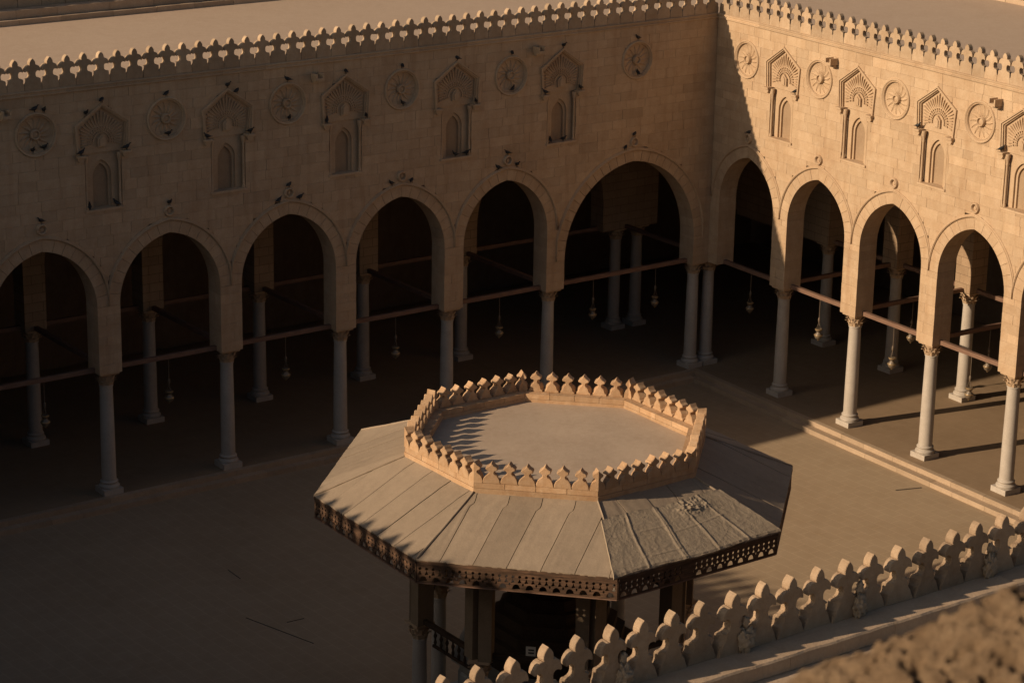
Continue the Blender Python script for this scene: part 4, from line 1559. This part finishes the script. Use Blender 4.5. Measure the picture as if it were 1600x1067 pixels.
# small sign in the kiosk arch and bits left on the roof
m = MB(); m.box(-0.11, 0.11, -0.012, 0.012, -0.11, 0.11)
p4 = Vector((*ov(4, R_S), 0)).lerp(Vector((*ov(5, R_S), 0)), 0.47)
d45 = Vector((*ov(5, R_S), 0)) - Vector((*ov(4, R_S), 0))
sg = m.build('small_sign', 'sign', None, (p4.x, p4.y, 3.22), atan2(d45.y, d45.x))
tag(sg, 'small square pale sign with dark bars inside the front arch of the kiosk', 'sign')
m = MB(); m.box(-0.055, 0.075, -0.016, -0.013, 0.015, 0.055); m.box(-0.055, 0.075, -0.016, -0.013, -0.055, -0.015)
m.build('sign_bars', 'ink', sg)

# ------------------------------------------------------------------ drain slots in the paving
m = MB(); m.box(-0.43, 0.43, -0.025, 0.025, 0, 0.012); o = m.build('floor_slot', 'iron', None, (-1.9, -11.93, -0.298), atan2(-0.27, 0.81))
tag(o, 'thin dark slot in the sunlit paving beside the steps', 'drain')
SLOTS = [((-22.18, -6.09), (-22.21, -6.83), 'short dark slot in the shaded paving left of the kiosk roof'), ((-23.39, -9.19), (-22.76, -11.55), 'long thin dark seam in the shaded paving at the lower left'), ((-22.65, -10.03), (-22.15, -10.06), 'short dark cross mark beside the long seam in the shaded paving')]
for (x0, y0), (x1, y1), lb in SLOTS:
    L = hypot(x1 - x0, y1 - y0)
    m = MB(); m.box(0, L, -0.012, 0.012, 0, 0.010)
    o = m.build('floor_slot', 'iron', None, (x0, y0, -0.298), atan2(y1 - y0, x1 - x0))
    tag(o, lb, 'drain')

# ------------------------------------------------------------------ pigeons
def pigeon_mesh():
    b = MB()
    # body loft along +x (beak end), ellipses
    secs = [(-0.175, 0.004, 0.028, 0.006), (-0.13, 0.006, 0.034, 0.010), (-0.08, 0.018, 0.046, 0.030), (-0.03, 0.030, 0.058, 0.052), (0.03, 0.040, 0.062, 0.060),
            (0.075, 0.062, 0.050, 0.054), (0.10, 0.092, 0.033, 0.038), (0.108, 0.118, 0.026, 0.028), (0.122, 0.140, 0.025, 0.025), (0.142, 0.142, 0.018, 0.018), (0.152, 0.138, 0.007, 0.008), (0.172, 0.132, 0.003, 0.003)]
    seg = 10
    v = []; f = []
    for x, z, ry, rz_ in secs:
        for k in range(seg):
            a = 2 * pi * k / seg
            v.append((x, ry * cos(a), 0.085 + z + rz_ * sin(a)))
    for i in range(len(secs) - 1):
        for k in range(seg):
            j = (k + 1) % seg
            f.append((i * seg + k, i * seg + j, (i + 1) * seg + j, (i + 1) * seg + k))
    f += [tuple(range(seg)), tuple((len(secs) - 1) * seg + k for k in range(seg))]
    b.add(v, f)
    for s in (-1, 1):
        b.tube([(0.0, s * 0.025, 0.08), (0.005, s * 0.025, 0.01), (0.03, s * 0.028, 0.004)], [0.012, 0.007, 0.006], 5)
    return b.mesh('pigeon', 'pigeon', 60, True)
PG = pigeon_mesh()
random.seed(77)
def pigeon(root, u, n, z, label, rz=None):
    x, y, _ = root.matrix_basis @ Vector((u, n, z))
    o = inst('pigeon', PG, None, (x, y, z), rz if rz is not None else random.uniform(0, 6.28), (0.88, 0.88, 0.88))
    tag(o, label, 'pigeon', 'pigeons resting on the carved stonework')
SA = 'of the shaded wall'
nA = {0: -6.40, 1: -10.47, 2: -14.50, 3: -18.52, 4: -22.53}
def nn(i):
    return '%s shaded niche from the left' % ORD[4 - i]
for i in (0, 1, 2, 3, 4):
    pigeon(wallA, nA[i], -0.02, 11.70, 'pigeon on the peak of the ' + nn(i))
for i, s in ((0, -1), (0, 1), (1, 1), (2, -1), (2, 1), (3, -1), (3, 1), (4, -1), (4, 1)):
    pigeon(wallA, nA[i] + s * 0.70, -0.07, 10.285, 'pigeon on the %s ledge of the %s' % ('left' if s < 0 else 'right', nn(i)))
for i, du in ((0, -0.40), (0, 0.10), (1, 0.0), (1, 0.40), (4, -0.45), (4, 0.40)):
    pigeon(wallA, nA[i] + du, 0.02, 8.675, 'pigeon at the %s of the sill of the %s' % ('left end' if du < -0.2 else 'right end' if du > 0.2 else 'middle', nn(i)))
pigeon(wallA, nA[3] + 0.30, -0.02, 11.50, 'pigeon on the right slope of the ' + nn(3))
pigeon(wallA, nA[4] - 0.50, -0.02, 11.38, 'pigeon on the left slope of the ' + nn(4))
mA = [-3.37, -8.40, -12.49, -16.5, -20.5, -24.55]
def mmn(i):
    return '%s shaded medallion from the left' % ORD[5 - i]
for i in range(6):
    pigeon(wallA, mA[i] + (0.0 if i < 5 else -0.02), -0.02, 11.66, 'pigeon on top of the ' + mmn(i))
    pigeon(wallA, mA[i] + (0.03 if i != 5 else -0.12), -0.03, 10.50 + (0.01 if i != 5 else 0.02), 'pigeon inside the lower rim of the ' + mmn(i) + (', left of two' if i == 5 else ''))
pigeon(wallA, mA[5] + 0.26, -0.02, 11.61, 'pigeon right of the top of the ' + mmn(5))
pigeon(wallA, mA[5] + 0.22, -0.03, 10.57, 'pigeon inside the lower rim of the ' + mmn(5) + ', right of two')
arn = ['the wide corner arch', 'the fifth shaded arch from the left', 'the fourth shaded arch from the left', 'the third shaded arch from the left', 'the second shaded arch from the left', 'the cut off leftmost arch']
ac = [-3.40, -8.495, -12.495, -16.495, -20.495, -24.495]
for i in (0, 1, 3, 4, 5):
    pigeon(wallA, ac[i], -0.02, 8.49, 'pigeon on the ring boss above ' + arn[i])
for i, s in ((0, -1), (1, -1), (1, 1), (2, -1), (2, 1), (3, 1), (3, -1)):
    pigeon(wallA, ac[i] + s * 0.36, -0.025, 8.065 + (0.02 if i == 0 else 0), 'pigeon on the hood %s of the boss above %s' % ('left' if s < 0 else 'right', arn[i]))
pigeon(wallB, 1.58 + 0.30, -0.02, 8.52, 'pale pigeon on the ring boss above the half shaded arch of the sunlit wall')
pigeon(wallB, 3.44 + 0.70, -0.07, 10.285, 'pigeon on the right ledge of the niche nearest the corner on the sunlit wall')
pigeon(wallB, 10.55 - 0.70, -0.08, 10.285, 'pigeon on the left ledge of the third niche on the sunlit wall')
pigeon(wallB, 14.08 - 0.70, -0.08, 10.285, 'pigeon on the left ledge of the niche cut by the right picture edge')

# ------------------------------------------------------------------ rough stonework close to the camera
def rough_top():
    """weathered corner of the tower parapet the picture was taken from"""
    nu, nw = 300, 240
    mb = MB()
    v = []; f = []
    # local frame: a along the picture's right, d away from the viewer (horizontal)
    a = Vector((RGT.x, RGT.y, 0)).normalized()
    d = Vector((FWD.x, FWD.y, 0)).normalized()
    C0 = CAM + FWD * 4.15
    for j in range(nw + 1):
        for i in range(nu + 1):
            s = -0.10 + 1.5 * i / nu           # metres right of the frame centre
            t = -0.55 + 1.0 * j / nw           # metres away / towards
            base = Vector((C0.x, C0.y, 0)) + a * s + d * t
            # crest of the block, falling to the left and away
            z = 24.335 + (s - 0.485) * 0.45
            z -= max(0.0, 0.50 - s) * 0.5
            z -= max(0.0, t + 0.10) * 1.6
            z -= max(0.0, -0.14 - t) * 0.36
            z -= 0.006
            n1_ = noise.fractal(Vector((s * 6, t * 6, 1.0)), 0.6, 2.1, 7)
            n2_ = noise.noise(Vector((s * 13, t * 13, 4.0)))
            n3_ = noise.noise(Vector((s * 30, t * 30, 9.0)))
            p1_ = max(0.0, noise.noise(Vector((s * 30 + 3, t * 24, 2.0))) - 0.28) * min(1.0, max(0.0, (s - 0.52) * 6))
            p2_ = max(0.0, noise.noise(Vector((s * 47 + 8, t * 40, 6.0))) - 0.20)
            n4_ = noise.noise(Vector((s * 70, t * 70, 12.0)))
            z += 0.011 * n1_ + 0.003 * n2_ + 0.007 * n3_ + 0.007 * n4_ - 0.15 * p1_ - 0.09 * p2_ + 0.008
            v.append((base.x, base.y, z))
    n1 = nu + 1
    for j in range(nw):
        for i in range(nu):
            q = j * n1 + i
            f.append((q, q + 1, q + n1 + 1, q + n1))
    top = len(v)
    border = list(range(n1)) + [r_ * n1 + nu for r_ in range(1, nw + 1)] + [nw * n1 + c_ for c_ in range(nu - 1, -1, -1)] + [r_ * n1 for r_ in range(nw - 1, 0, -1)]
    bv = [(v[i][0], v[i][1], -0.36) for i in border]
    mb.add(v, f)
    mb.v += bv; mb.t += [0.0] * len(bv)
    for i in range(len(border)):
        j = (i + 1) % len(border)
        mb.f.append((border[j], border[i], top + i, top + j))
    o = mb.build('weathered_tower_wall', 'rock', None, smooth=180, fix=True)
    tag(o, 'blurred lump of pitted stonework close to the viewer in the lower right corner', 'stonework')
rough_top()
